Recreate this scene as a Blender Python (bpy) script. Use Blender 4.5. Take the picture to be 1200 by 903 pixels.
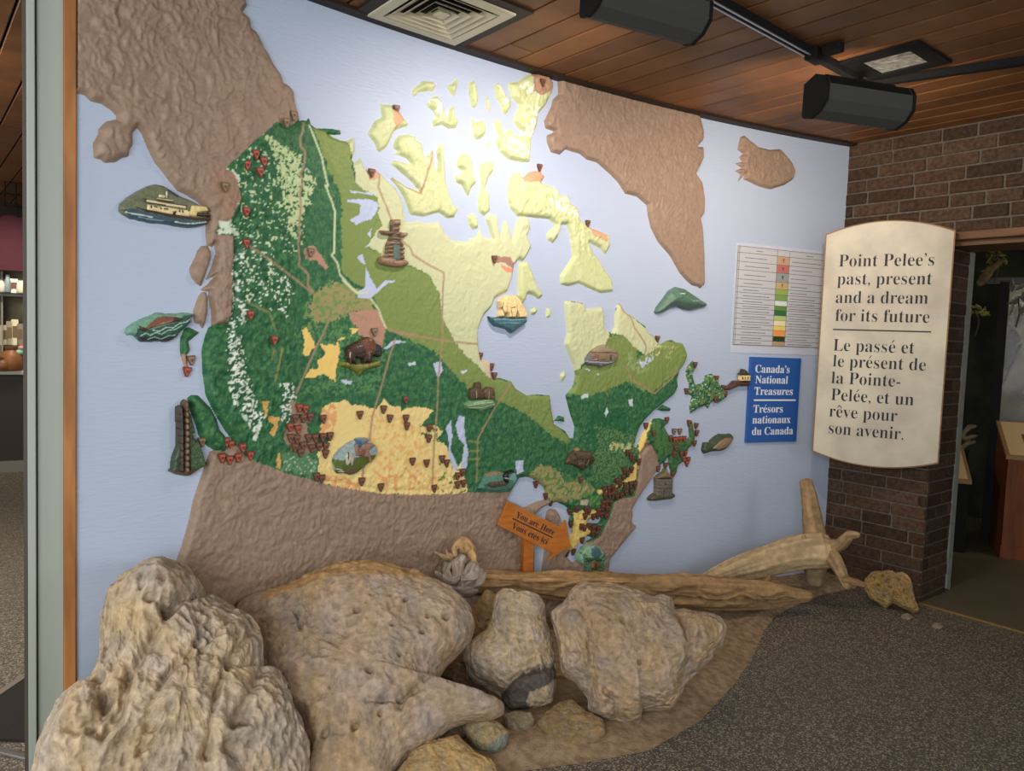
import bpy, bmesh, math, random
import numpy as np
from mathutils import Vector, Matrix

for o in list(bpy.data.objects):
    bpy.data.objects.remove(o)
SC = bpy.context.scene
COL = SC.collection
random.seed(4)
RNG = np.random.default_rng(7)

# ------------------------------------------------------------------ camera
W, HH, F = 1200, 903, 875.0
EYE, H = 1.5, 2.82
_d = np.array([-520., 13850., F]); _d /= np.linalg.norm(_d)
_up = -_d
_fw = np.array([0, 0, 1.]) - _up * _up[2]; _fw /= np.linalg.norm(_fw)
_rt = np.cross(_fw, _up)
RC = np.array([_rt, _fw, _up])          # world = RC @ (right, down, forward)
CAM = np.array([0, 0, EYE])
cd = bpy.data.cameras.new('camera'); cam = bpy.data.objects.new('camera', cd); COL.objects.link(cam)
cd.sensor_width = 36; cd.lens = 36 * F / W; cd.clip_start = 0.02; cd.clip_end = 100
_m = RC @ np.diag([1., -1., -1.])
cam.matrix_world = Matrix([[*_m[0], 0], [*_m[1], 0], [*_m[2], EYE], [0, 0, 0, 1]])
SC.camera = cam
SC.view_settings.view_transform = 'Standard'; SC.view_settings.look = 'None'
SC.view_settings.gamma = 1; SC.view_settings.use_curve_mapping = False
SC.view_settings.exposure = 0.14

# ------------------------------------------------------------------ light
wd = bpy.data.worlds.new('world'); SC.world = wd; wd.use_nodes = True
wd.node_tree.nodes['Background'].inputs[0].default_value = (0.84, 0.92, 1.0, 1)
wd.node_tree.nodes['Background'].inputs[1].default_value = 0.45


def area(name, loc, target, sx, sy, power, col, spread=math.pi):
    l = bpy.data.lights.new(name, 'AREA'); l.shape = 'RECTANGLE'; l.size = sx; l.size_y = sy
    l.energy = power; l.color = col; l.spread = spread
    o = bpy.data.objects.new(name, l); COL.objects.link(o); o.location = loc
    o.rotation_euler = (Vector(target) - Vector(loc)).to_track_quat('-Z', 'Y').to_euler()
    return o


# unseen fill lamp for daylight behind the camera, placed to favour the map's left
area('rear_daylight_fill', (-0.9, -1.5, 1.8), (-1.0, 3.0, 0.9), 2.6, 1.9, 112, (0.93, 0.97, 1.0))
area('right_daylight_key', (4.2, 1.3, 1.75), (-0.9, 2.9, 0.95), 0.9, 1.3, 8, (0.95, 0.97, 1.0), math.radians(90))  # unseen lamp for daylight from the right, spread narrowed to keep the corner dim
area('left_daylight_fill', (-3.4, 0.4, 2.2), (0.2, 3.0, 0.4), 1.6, 1.2, 40, (0.95, 0.97, 1.0))  # unseen area lamp on the left, raising the ambient light
area('gift_shop_light', (-3.3, 3.4, 2.6), (-2.6, 4.2, 0.5), 1.2, 0.8, 60, (1.0, 0.93, 0.84))
area('exhibit_light', (4.3, 4.9, 2.7), (4.0, 5.2, 0.8), 0.5, 0.3, 5, (1.0, 0.85, 0.62))


# ------------------------------------------------------------------ maths
def ray(px, py):
    return RC @ np.array([(px - W / 2) / F, (py - HH / 2) / F, 1.0])


def at_z(px, py, z):
    r = ray(px, py); return CAM + r * ((z - EYE) / r[2])


def at_d(px, py, d):
    """point on the sight line at horizontal distance d"""
    r = ray(px, py); return CAM + r * (d / math.hypot(r[0], r[1]))


def at_plane(px, py, P0, n):
    r = ray(px, py); return CAM + r * (np.dot(np.array(P0) - CAM, n) / np.dot(r, n))


C0 = np.array([5.45217928, -3.87476103]); RR = 9.3758
TH0 = math.atan2(2.471 - C0[1], -1.4498 - C0[0])
TH1 = math.atan2(4.898 - C0[1], 2.1057 - C0[0])
SMAX = (TH0 - TH1) * RR


def px2sz(px, py, h=0.008):
    r = ray(px, py); d = math.hypot(r[0], r[1]); u = r[:2] / d
    B = -2 * u @ C0; c = C0 @ C0 - (RR - h) ** 2
    t = (-B + math.sqrt(B * B - 4 * c)) / 2
    p = u * t; z = EYE + r[2] * t / d
    return np.array([(TH0 - math.atan2(p[1] - C0[1], p[0] - C0[0])) * RR, z])


def wall_pt(s, z, h=0.0):
    """points on the curved wall, h metres in front of it"""
    s = np.asarray(s, float); th = TH0 - s / RR
    return np.stack([C0[0] + (RR - h) * np.cos(th), C0[1] + (RR - h) * np.sin(th), z + 0 * s], -1)


def wall_frame(s):
    th = TH0 - s / RR
    n = np.array([-math.cos(th), -math.sin(th), 0]); t = np.array([math.sin(th), -math.cos(th), 0])
    return t, n


CROPS = dict(A=(0, 0, 3), B=(400, 0, 3), C=(800, 0, 3), D=(0, 300, 3), M=(400, 300, 3), R=(800, 300, 3),
             S=(0, 603, 3), T=(400, 603, 3), E=(240, 120, 5), N=(240, 280, 5), G=(420, 60, 5), F=(420, 240, 9.03),
             I=(550, 280, 7.52), J=(640, 340, 4.515), K=(640, 480, 6), P=(320, 460, 5), Q=(560, 560, 7.5),
             Z=(0, 0, 1), L=(855, 285, 7.23), U=(540, 660, 3.53), V=(940, 250, 6.02), X=(940, 400, 5.64),
             PL=(120, 200, 7.53), SA=(120, 340, 7.53), TO=(180, 450, 7.53), BI=(380, 360, 9.03), HO=(360, 490, 9.03),
             WH=(740, 320, 6.02), MO=(530, 430, 5.65), BE=(650, 515, 20), LO=(675, 395, 20), BL=(745, 545, 18.06),
             SH=(815, 500, 22.58), LI=(840, 420, 18.06), TR=(665, 630, 20.07), GAP=(380, 650, 3.57))


def P(txt):
    """'A 1,2 3,4 B 5,6' -> list of photo points"""
    out = []; k = 'Z'
    for w in txt.split():
        if w[0].isalpha():
            k = w; continue
        x, y = w.split(','); x0, y0, s = CROPS[k]
        out.append((x0 + float(x) / s, y0 + float(y) / s))
    return out


def SZ(txt, h=0.008):
    return np.array([px2sz(x, y, h) for x, y in P(txt)])


def gnoise(x, y, seed=0):
    xi = np.floor(x).astype(np.int64); yi = np.floor(y).astype(np.int64); xf = x - xi; yf = y - yi

    def g(i, j):
        h = (i * 374761393 + j * 668265263 + seed * 974634777) & 0x7fffffff
        h = ((h ^ (h >> 13)) * 1274126177) & 0x7fffffff
        a = ((h ^ (h >> 16)) & 0xffff) * (2 * math.pi / 65536)
        return np.cos(a), np.sin(a)
    u = xf * xf * xf * (xf * (xf * 6 - 15) + 10); v = yf * yf * yf * (yf * (yf * 6 - 15) + 10)
    a = g(xi, yi); b = g(xi + 1, yi); c = g(xi, yi + 1); d = g(xi + 1, yi + 1)
    n0 = a[0] * xf + a[1] * yf; n1 = b[0] * (xf - 1) + b[1] * yf
    n2 = c[0] * xf + c[1] * (yf - 1); n3 = d[0] * (xf - 1) + d[1] * (yf - 1)
    return ((n0 * (1 - u) + n1 * u) * (1 - v) + (n2 * (1 - u) + n3 * u) * v) * 1.5


def fbm(x, y, o=4, seed=0):
    r = 0; a = 1.0; t = 0
    for i in range(o):
        r = r + a * gnoise(x * 2 ** i, y * 2 ** i, seed + i * 17); t += a; a *= 0.5
    return r / t


def n3(p, seed=0):
    """cheap 3-D noise from three slices"""
    return (gnoise(p[:, 0] + 0.31 * p[:, 2], p[:, 1] - 0.27 * p[:, 2], seed) +
            gnoise(p[:, 1] + 5.2 + 0.23 * p[:, 0], p[:, 2] + 0.29 * p[:, 0], seed + 5) +
            gnoise(p[:, 2] + 9.1 - 0.33 * p[:, 1], p[:, 0] + 0.21 * p[:, 1], seed + 9)) * 0.7


def f3(p, o=4, seed=0, ridge=False):
    r = 0; a = 1.0; t = 0
    for i in range(o):
        v = n3(p * 2 ** i, seed + 31 * i)
        if ridge: v = 1 - 2 * np.abs(v)
        r = r + a * v; t += a; a *= 0.5
    return r / t


def sstep(a, b, x):
    t = np.clip((x - a) / (b - a), 0, 1); return t * t * (3 - 2 * t)


def pip(poly, X, Y):
    ins = np.zeros(X.shape, bool); n = len(poly)
    for i in range(n):
        x1, y1 = poly[i]; x2, y2 = poly[(i + 1) % n]
        if y1 == y2: continue
        c = ((y1 > Y) != (y2 > Y)) & (X < (x2 - x1) * (Y - y1) / (y2 - y1) + x1)
        ins ^= c
    return ins


def dseg(poly, X, Y, closed=True):
    d = np.full(X.shape, 1e9); n = len(poly)
    for i in range(n if closed else n - 1):
        x1, y1 = poly[i]; x2, y2 = poly[(i + 1) % n]
        dx, dy = x2 - x1, y2 - y1; L = dx * dx + dy * dy + 1e-12
        t = np.clip(((X - x1) * dx + (Y - y1) * dy) / L, 0, 1)
        d = np.minimum(d, (X - x1 - t * dx) ** 2 + (Y - y1 - t * dy) ** 2)
    return np.sqrt(d)


def sdf(poly, X, Y):
    d = dseg(poly, X, Y); return np.where(pip(poly, X, Y), d, -d)


def lin(c):
    c = np.asarray(c, float) / 255.0
    return np.where(c <= 0.04045, c / 12.92, ((c + 0.055) / 1.055) ** 2.4)


# ------------------------------------------------------------------ materials
MATS = {}


def mat(name, col=(200, 200, 200), rough=0.6, spec=0.3, metal=0.0, attr=False, var=0.0, vscale=20., bump=0.0, bscale=60.,
        stretch=None, col2=None, emit=None, alpha=None, detail=5., coat=0.0):
    if name in MATS: return MATS[name]
    m = bpy.data.materials.new(name); m.use_nodes = True; nt = m.node_tree; b = nt.nodes['Principled BSDF']
    b.inputs['Roughness'].default_value = rough; b.inputs['Metallic'].default_value = metal
    b.inputs['Specular IOR Level'].default_value = spec
    if coat: b.inputs['Coat Weight'].default_value = coat
    tc = nt.nodes.new('ShaderNodeTexCoord'); src = tc.outputs['Object']
    if stretch:
        mp = nt.nodes.new('ShaderNodeMapping'); mp.inputs['Scale'].default_value = stretch
        nt.links.new(src, mp.inputs['Vector']); src = mp.outputs[0]
    base = None
    if attr:
        a = nt.nodes.new('ShaderNodeAttribute'); a.attribute_name = 'Col'; base = a.outputs['Color']
    l1 = (*lin(col), 1)
    if col2 is not None or var:
        n = nt.nodes.new('ShaderNodeTexNoise'); n.inputs['Scale'].default_value = vscale; n.inputs['Detail'].default_value = detail
        nt.links.new(src, n.inputs['Vector'])
        r = nt.nodes.new('ShaderNodeValToRGB'); r.color_ramp.elements[0].position = 0.35; r.color_ramp.elements[1].position = 0.65
        nt.links.new(n.outputs[0], r.inputs[0])
        if attr:
            r.color_ramp.elements[0].color = (1 - var,) * 3 + (1,); r.color_ramp.elements[1].color = (1, 1, 1, 1)
            mx = nt.nodes.new('ShaderNodeMix'); mx.data_type = 'RGBA'; mx.blend_type = 'MULTIPLY'; mx.inputs[0].default_value = 1
            nt.links.new(base, mx.inputs[6]); nt.links.new(r.outputs[0], mx.inputs[7]); base = mx.outputs[2]
        else:
            c2 = lin(col2) if col2 is not None else lin(col) * (1 - var)
            r.color_ramp.elements[0].color = (*c2, 1); r.color_ramp.elements[1].color = l1
            base = r.outputs[0]
    if base is not None: nt.links.new(base, b.inputs['Base Color'])
    else: b.inputs['Base Color'].default_value = l1
    if bump:
        n = nt.nodes.new('ShaderNodeTexNoise'); n.inputs['Scale'].default_value = bscale; n.inputs['Detail'].default_value = 6
        nt.links.new(src, n.inputs['Vector'])
        bp = nt.nodes.new('ShaderNodeBump'); bp.inputs['Strength'].default_value = bump; bp.inputs['Distance'].default_value = 0.01
        nt.links.new(n.outputs[0], bp.inputs['Height']); nt.links.new(bp.outputs[0], b.inputs['Normal'])
    if emit:
        b.inputs['Emission Color'].default_value = l1; b.inputs['Emission Strength'].default_value = emit
    if alpha is not None:
        b.inputs['Alpha'].default_value = alpha
    MATS[name] = m
    return m


# ------------------------------------------------------------------ object helpers
def link(name, me, m=None, parent=None, loc=None):
    o = bpy.data.objects.new(name, me); COL.objects.link(o)
    if m is not None:
        for x in (m if isinstance(m, (list, tuple)) else [m]): me.materials.append(x)
    if parent is not None: o.parent = parent
    if loc is not None: o.location = loc
    return o


def tag(o, label=None, cat=None, group=None, kind=None):
    if label: o['label'] = label
    if cat: o['category'] = cat
    if group: o['group'] = group
    if kind: o['kind'] = kind
    return o


def thing(name, label, cat, loc=(0, 0, 0), group=None, rotz=0.0):
    o = bpy.data.objects.new(name, None); COL.objects.link(o); o.location = loc; o.rotation_euler = (0, 0, rotz)
    o.empty_display_size = 0.05
    return tag(o, label, cat, group)


def np_mesh(name, V, Fc, col=None, smooth=True):
    me = bpy.data.meshes.new(name); V = np.asarray(V, np.float32); Fc = np.asarray(Fc, np.int32)
    k = Fc.shape[1]
    me.vertices.add(len(V)); me.vertices.foreach_set('co', V.ravel())
    me.loops.add(Fc.size); me.loops.foreach_set('vertex_index', Fc.ravel())
    me.polygons.add(len(Fc)); me.polygons.foreach_set('loop_start', np.arange(0, Fc.size, k, dtype=np.int32))
    me.update(calc_edges=True); me.validate()
    me.polygons.foreach_set('use_smooth', np.full(len(me.polygons), bool(smooth)))
    if col is not None:
        a = me.color_attributes.new('Col', 'FLOAT_COLOR', 'POINT')
        a.data.foreach_set('color', np.c_[col, np.ones(len(col))].astype(np.float32).ravel())
    return me


class MB:
    """collects boxes / tubes / prisms in one mesh"""

    def __init__(s): s.v = []; s.f = []; s.c = []; s.cur = (0.5, 0.5, 0.5); s.mi = []; s.m = 0

    def add(s, v, f):
        b = len(s.v); s.v += [tuple(map(float, p)) for p in v]; s.f += [tuple(i + b for i in q) for q in f]
        s.c += [tuple(s.cur)] * len(v); s.mi += [s.m] * len(f)

    def box(s, o, ax, ay, az, x0, x1, y0, y1, z0, z1, bev=0.0):
        o = np.array(o, float); ax = np.array(ax, float); ay = np.array(ay, float); az = np.array(az, float)
        if bev <= 0:
            v = [o + ax * x + ay * y + az * z for z in (z0, z1) for y in (y0, y1) for x in (x0, x1)]
            s.add(v, [(0, 2, 3, 1), (4, 5, 7, 6), (0, 1, 5, 4), (2, 6, 7, 3), (0, 4, 6, 2), (1, 3, 7, 5)]); return
        v = []; idx = {}
        for iz, z in enumerate((z0, z1)):
            for iy, y in enumerate((y0, y1)):
                for ix, x in enumerate((x0, x1)):
                    sx, sy, sz = (1, -1)[ix] * bev, (1, -1)[iy] * bev, (1, -1)[iz] * bev
                    for k, (dx, dy, dz) in enumerate(((0, sy, sz), (sx, 0, sz), (sx, sy, 0))):
                        idx[ix, iy, iz, k] = len(v); v.append(o + ax * (x + dx) + ay * (y + dy) + az * (z + dz))
        f = []
        g = lambda a, b, c, k: idx[a, b, c, k]
        f += [(g(0, 0, 0, 0), g(0, 0, 1, 0), g(0, 1, 1, 0), g(0, 1, 0, 0)), (g(1, 0, 0, 0), g(1, 1, 0, 0), g(1, 1, 1, 0), g(1, 0, 1, 0)),
              (g(0, 0, 0, 1), g(1, 0, 0, 1), g(1, 0, 1, 1), g(0, 0, 1, 1)), (g(0, 1, 0, 1), g(0, 1, 1, 1), g(1, 1, 1, 1), g(1, 1, 0, 1)),
              (g(0, 0, 0, 2), g(0, 1, 0, 2), g(1, 1, 0, 2), g(1, 0, 0, 2)), (g(0, 0, 1, 2), g(1, 0, 1, 2), g(1, 1, 1, 2), g(0, 1, 1, 2))]
        for a in (0, 1):
            for b in (0, 1):
                f += [(g(a, b, 0, 0), g(a, b, 1, 0), g(a, b, 1, 1), g(a, b, 0, 1)), (g(a, 0, b, 0), g(a, 1, b, 0), g(a, 1, b, 2), g(a, 0, b, 2)),
                      (g(0, a, b, 1), g(1, a, b, 1), g(1, a, b, 2), g(0, a, b, 2))]
                for c in (0, 1): f.append((g(a, b, c, 0), g(a, b, c, 1), g(a, b, c, 2)))
        s.add(v, f)

    def tube(s, pts, rad, n=12, caps=True):
        pts = [np.array(p, float) for p in pts]; rad = rad if hasattr(rad, '__len__') else [rad] * len(pts)
        v = []; f = []; u = None
        for i, p in enumerate(pts):
            t = pts[min(i + 1, len(pts) - 1)] - pts[max(i - 1, 0)]; t = t / (np.linalg.norm(t) + 1e-9)
            if u is None: u = np.cross(t, (0, 0, 1.)) if abs(t[2]) < 0.9 else np.cross(t, (1., 0, 0))
            u = u - t * (u @ t); u /= np.linalg.norm(u); w = np.cross(t, u)
            for k in range(n):
                a = 2 * math.pi * k / n; v.append(p + rad[i] * (math.cos(a) * u + math.sin(a) * w))
        for i in range(len(pts) - 1):
            for k in range(n): f.append((i * n + k, i * n + (k + 1) % n, (i + 1) * n + (k + 1) % n, (i + 1) * n + k))
        if caps: f += [tuple(range(n))[::-1], tuple(range((len(pts) - 1) * n, len(pts) * n))]
        s.add(v, f)

    def prism(s, poly, o, ax, ay, an, h0, h1):
        """polygon (x,y) in axes ax, ay extruded h0..h1 along an"""
        o, ax, ay, an = [np.array(q, float) for q in (o, ax, ay, an)]; n = len(poly)
        v = [o + ax * x + ay * y + an * h for h in (h0, h1) for x, y in poly]
        f = [tuple(range(n))[::-1], tuple(range(n, 2 * n))] + [(i, (i + 1) % n, n + (i + 1) % n, n + i) for i in range(n)]
        s.add(v, f)

    def build(s, name, m, parent=None, smooth=False, origin=None, inv=None, bevel=0.0, col=True):
        V = np.array(s.v)
        if origin is not None: V = V - np.array(origin)
        me = bpy.data.meshes.new(name); me.from_pydata(V.tolist(), [], s.f); me.update()
        bm = bmesh.new(); bm.from_mesh(me); bmesh.ops.recalc_face_normals(bm, faces=bm.faces); bm.to_mesh(me); bm.free()
        if len(s.mi) == len(me.polygons): me.polygons.foreach_set('material_index', s.mi)
        me.polygons.foreach_set('use_smooth', np.full(len(me.polygons), smooth))
        if col:
            a = me.color_attributes.new('Col', 'FLOAT_COLOR', 'POINT')
            a.data.foreach_set('color', np.c_[np.array(s.c), np.ones(len(s.c))].astype(np.float32).ravel())
        o = link(name, me, m, parent)
        if origin is not None and parent is None: o.location = origin
        if bevel:
            b = o.modifiers.new('b', 'BEVEL'); b.width = bevel; b.segments = 2; b.limit_method = 'ANGLE'
        return o


EX, EY, EZ = np.eye(3)
DB = np.array([0.63298104, -0.77416729, 0.0])          # along the brick wall, to the right
NB = np.array([-0.77416729, -0.63298104, 0.0])         # brick wall's face
PC = np.array([2.1057, 4.898, 0.0])                    # corner of mural and brick


def bl_text(body):
    out = ''; acc = []
    for ch in body:
        base = {'é': 'e', 'ê': 'e'}.get(ch, ch)
        if 'A' <= base <= 'Z': out += chr(0x1D400 + ord(base) - 65)
        elif 'a' <= base <= 'z': out += chr(0x1D41A + ord(base) - 97)
        else: out += '\u2019' if base == "'" else base
        acc.append({'é': 1, 'ê': 2}.get(ch, 0))
    return out, acc


def text_mesh(name, body, o, ax, ay, an, width, cap, m, parent, off=-0.01, ext=0.001, origin=None):
    """serif lettering, baseline start o, fitted to width and cap height"""
    def mk(b):
        cu = bpy.data.curves.new('t', 'FONT'); cu.body = b; cu.size = 1; cu.offset = off; cu.extrude = 0.02
        ob = bpy.data.objects.new('t', cu); COL.objects.link(ob)
        bpy.context.view_layer.update()
        me = bpy.data.meshes.new_from_object(ob.evaluated_get(bpy.context.evaluated_depsgraph_get()))
        bpy.data.objects.remove(ob); bpy.data.curves.remove(cu)
        return me
    body2, acc = bl_text(body)
    me = mk(body2); V = np.array([v.co[:] for v in me.vertices]); polys = [tuple(p.vertices) for p in me.polygons]
    x0, x1 = V[:, 0].min(), V[:, 0].max()
    caph = 0.69
    # accents
    for i, a in enumerate(acc):
        if not a: continue
        pre = mk(body2[:i + 1]); xs = np.array([v.co[0] for v in pre.vertices]); xe = xs.max(); bpy.data.meshes.remove(pre)
        xc = xe - 0.2
        strokes = [((xc - 0.03, 0.54), (xc + 0.11, 0.70))] if a == 1 else [((xc - 0.13, 0.54), (xc, 0.69)), ((xc, 0.69), (xc + 0.13, 0.54))]
        for (ax_, ay_), (bx_, by_) in strokes:
            d = np.array([bx_ - ax_, by_ - ay_]); nn = np.array([-d[1], d[0]]) / np.linalg.norm(d) * 0.03
            b = len(V)
            q = [(ax_ - nn[0] * .5, ay_ - nn[1] * .5), (bx_ - nn[0], by_ - nn[1]), (bx_ + nn[0], by_ + nn[1]), (ax_ + nn[0] * .5, ay_ + nn[1] * .5)]
            V = np.vstack([V, [(x, y, 0.02) for x, y in q]]); polys.append((b, b + 1, b + 2, b + 3))
    bpy.data.meshes.remove(me)
    kx = width / (x1 - x0); ky = cap / caph
    Wp = np.array(o)[None] + (V[:, :1] - x0) * kx * np.array(ax) + V[:, 1:2] * ky * np.array(ay) + (V[:, 2:3] / 0.02 * ext) * np.array(an)
    if origin is not None: Wp = Wp - np.array(origin)
    m2 = bpy.data.meshes.new(name); m2.from_pydata(Wp.tolist(), [], polys); m2.update()
    return link(name, m2, m, parent)

# ================================================================== ROOM
m_wall = mat('mural_blue_paint', (184, 196, 215), rough=0.42, spec=0.3, bump=0.2, bscale=9., stretch=(2.2, 2.2, 13.))
ss = np.linspace(0, SMAX, 90); zz = np.array([-0.02, H])
V = np.concatenate([wall_pt(ss, z, h) for h in (0, -0.12) for z in zz]); n = len(ss); Fq = []
for i in range(n - 1):
    Fq += [(i, i + 1, n + i + 1, n + i), (2 * n + i + 1, 2 * n + i, 3 * n + i, 3 * n + i + 1), (n + i, n + i + 1, 3 * n + i + 1, 3 * n + i)]
for i in (0, n - 1): Fq.append((i, n + i, 3 * n + i, 2 * n + i))
tag(link('wall_back', np_mesh('wall_back', V, Fq, smooth=False), m_wall), kind='structure')

# floor: dark exposed aggregate
m_floor = mat('aggregate_floor', (110, 101, 87), rough=0.55, spec=0.25, col2=(64, 57, 49), vscale=150., detail=3., bump=0.12, bscale=160.)
nt = m_floor.node_tree; b = nt.nodes['Principled BSDF']; tc = [x for x in nt.nodes if x.type == 'TEX_COORD'][0]
vo = nt.nodes.new('ShaderNodeTexVoronoi'); vo.inputs['Scale'].default_value = 190; nt.links.new(tc.outputs['Object'], vo.inputs['Vector'])
rp = nt.nodes.new('ShaderNodeValToRGB'); rp.color_ramp.elements[0].position = 0.72; rp.color_ramp.elements[1].position = 0.86
sp = nt.nodes.new('ShaderNodeSeparateColor'); nt.links.new(vo.outputs['Color'], sp.inputs[0]); nt.links.new(sp.outputs[0], rp.inputs[0])
mx = nt.nodes.new('ShaderNodeMix'); mx.data_type = 'RGBA'; old = b.inputs['Base Color'].links[0].from_socket
nt.links.new(rp.outputs[0], mx.inputs[0]); nt.links.new(old, mx.inputs[6]); mx.inputs[7].default_value = (*lin((164, 154, 134)), 1)
nt.links.new(mx.outputs[2], b.inputs['Base Color'])
mb = MB(); mb.box((0, 0, 0), EX, EY, EZ, -7, 6.5, -4, 9, -0.12, 0)
tag(mb.build('floor', m_floor), kind='structure')

# ceiling: cedar boards running parallel to the brick wall, dark gaps between them
m_board = mat('cedar_boards', attr=True, rough=0.5, spec=0.25, var=0.4, vscale=3., stretch=(1, 1, 1), bump=0.1, bscale=30)
m_dark = mat('dark_gap', (18, 13, 10), rough=0.9)
mb = MB(); pw = 0.146; P0 = np.array([0, 0, 0.])
u0 = PC @ NB
mb.m = 1; mb.box(P0, DB, NB, EZ, -13, 5, u0 - 3.2, u0 + 8.2, H + 0.02, H + 0.1); mb.m = 0
k = 0; u = u0 - 3.1
while u < u0 + 8.1:
    x = -13 - RNG.random() * 2
    while x < 5:
        L = 4.5 + 6 * RNG.random()
        t = RNG.random(); mb.cur = lin((138, 92, 54)) * (0.75 + 0.5 * t) * np.array([1, 0.97 + 0.06 * RNG.random(), 0.92 + 0.16 * RNG.random()])
        mb.box(P0, DB, NB, EZ, max(x, -13), min(x + L - 0.003, 5), u + 0.005, u + pw - 0.005, H, H + 0.022, bev=0.004)
        x += L
    u += pw
tag(mb.build('ceiling', [m_board, m_dark]), kind='structure')
# edge line and shadow band, painted as one dark strip where ceiling meets mural
m_dark_brown = mat('shade_strip_and_surround', (44, 31, 22), rough=0.6)
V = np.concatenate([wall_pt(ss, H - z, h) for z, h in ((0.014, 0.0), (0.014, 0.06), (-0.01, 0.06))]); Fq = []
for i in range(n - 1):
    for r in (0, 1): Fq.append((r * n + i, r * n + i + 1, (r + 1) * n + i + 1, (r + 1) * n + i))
tag(link('shade_strip', np_mesh('shade_strip', V, Fq, smooth=False), m_dark_brown), kind='structure')

# brick wall: pier, wall over the opening
PIER, DEEP = 0.622, 0.39
LINT = at_plane(1135, 286, PC + DB * 0.0, NB)[2]
m_brick = mat('brown_bricks', attr=True, rough=0.85, spec=0.15, var=0.45, vscale=45., bump=0.5, bscale=70)
m_mort = mat('mortar', (112, 102, 90), rough=0.95, var=0.3, vscale=60, bump=0.4, bscale=120)


def bricks(mb, o, ax, an, L, z0, z1, skip=0.0, start=0.0):
    ch = 0.0775; nz = int((z1 - z0) / ch) + 1
    for r in range(nz):
        za = z1 - (r + 1) * ch; zb = za + ch - 0.010
        za = max(za, z0)
        if zb - za < 0.01: continue
        x = -0.29 * ((r * 0.5 + 0.13 * (r % 3)) % 1.0)
        while x < L:
            bl = 0.285 if RNG.random() > 0.25 else 0.19
            a, b_ = max(x, 0.001), min(x + bl - 0.011, L - 0.001)
            if b_ - a > 0.015:
                t = RNG.random(); c = lin((88, 70, 56)) * (0.62 + 0.6 * t); c = c * np.array([1 + 0.12 * RNG.random(), 1, 1 - 0.1 * RNG.random()])
                mb.cur = c; j = RNG.random(3) * 0.004
                mb.box(o, ax, EZ, an, a + j[0] * 0.5, b_ - j[1] * 0.5, za + j[2] * 0.4, zb, -0.05, 0.004 + j[2] * 1.3, bev=0.0035)
            x += bl


mb = MB(); mb.m = 1
mb.box(PC, DB, -NB, EZ, 0, PIER, 0.004, DEEP, -0.02, H)
mb.box(PC, DB, -NB, EZ, PIER, 4.0, 0.004, DEEP, LINT + 0.075, H)
mb.m = 0
bricks(mb, PC, DB, NB, PIER, 0, LINT + 0.075)
bricks(mb, PC, DB, NB, 4.0, LINT + 0.075, H)
bricks(mb, PC + DB * PIER, -NB, DB, DEEP - 0.02, 0, LINT + 0.075)
tag(mb.build('wall_right', [m_brick, m_mort]), kind='structure')
mb = MB(); mb.box(PC, DB, -NB, EZ, PIER - 0.08, 4.0, -0.012, 0.05, LINT + 0.028, LINT + 0.075, bev=0.004)
mb.box(PC, DB, -NB, EZ, PIER, 4.0, 0.05, DEEP, LINT, LINT + 0.074)
tag(mb.build('trim_2', mat('lintel_wood', (122, 86, 54), rough=0.55, var=0.35, vscale=4, stretch=(1, 1, 9))), kind='structure')
mb = MB(); rj = random.Random(3)
z = 0.02
poly = [(0.05, 0.0)]
while z < LINT:
    poly.append((-0.002 - 0.016 * rj.random(), z)); z += 0.03 + 0.03 * rj.random()
poly += [(-0.005, LINT), (0.05, LINT)]
mb.prism(poly, PC + DB * (PIER - 0.02) - NB * DEEP, -NB, EZ, DB, 0.0, 0.03)
tag(mb.build('trim_3', mat('pale_plaster_edge', (150, 150, 138), rough=0.8, var=0.2, vscale=30)), kind='structure')

# opening floor and threshold
m_fl2 = mat('exhibit_floor', (104, 98, 76), rough=0.5, var=0.15, vscale=6)
mb = MB(); mb.box(PC, DB, -NB, EZ, PIER - 0.6, 4.5, 0.0, 4.5, -0.02, 0.004)
tag(mb.build('floor_exhibit', m_fl2), kind='structure')
mb = MB(); mb.box(PC, DB, -NB, EZ, PIER + 0.005, 4.2, -0.012, 0.008, 0.0, 0.008)
tag(mb.build('trim_4', mat('brass_strip', (150, 122, 70), rough=0.4, metal=0.3)), kind='structure')

# ================================================================== RELIEF MAP
DS = 0.005
gs = np.arange(0.0, SMAX + DS, DS); gz = np.arange(0.0, H + DS, DS)
GS, GZ = np.meshgrid(gs, gz)
SH = GS.shape


def sub(poly, mg=0.06):
    i0 = int(np.clip((poly[:, 0].min() - mg) / DS, 0, SH[1] - 1)); i1 = int(np.clip((poly[:, 0].max() + mg) / DS + 2, 1, SH[1]))
    j0 = int(np.clip((poly[:, 1].min() - mg) / DS, 0, SH[0] - 1)); j1 = int(np.clip((poly[:, 1].max() + mg) / DS + 2, 1, SH[0]))
    return slice(j0, max(j1, j0 + 1)), slice(i0, max(i1, i0 + 1))


def field(txt):
    p = SZ(txt); f = np.full(SH, -9.0); w = sub(p); f[w] = sdf(p, GS[w], GZ[w]); return f


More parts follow.
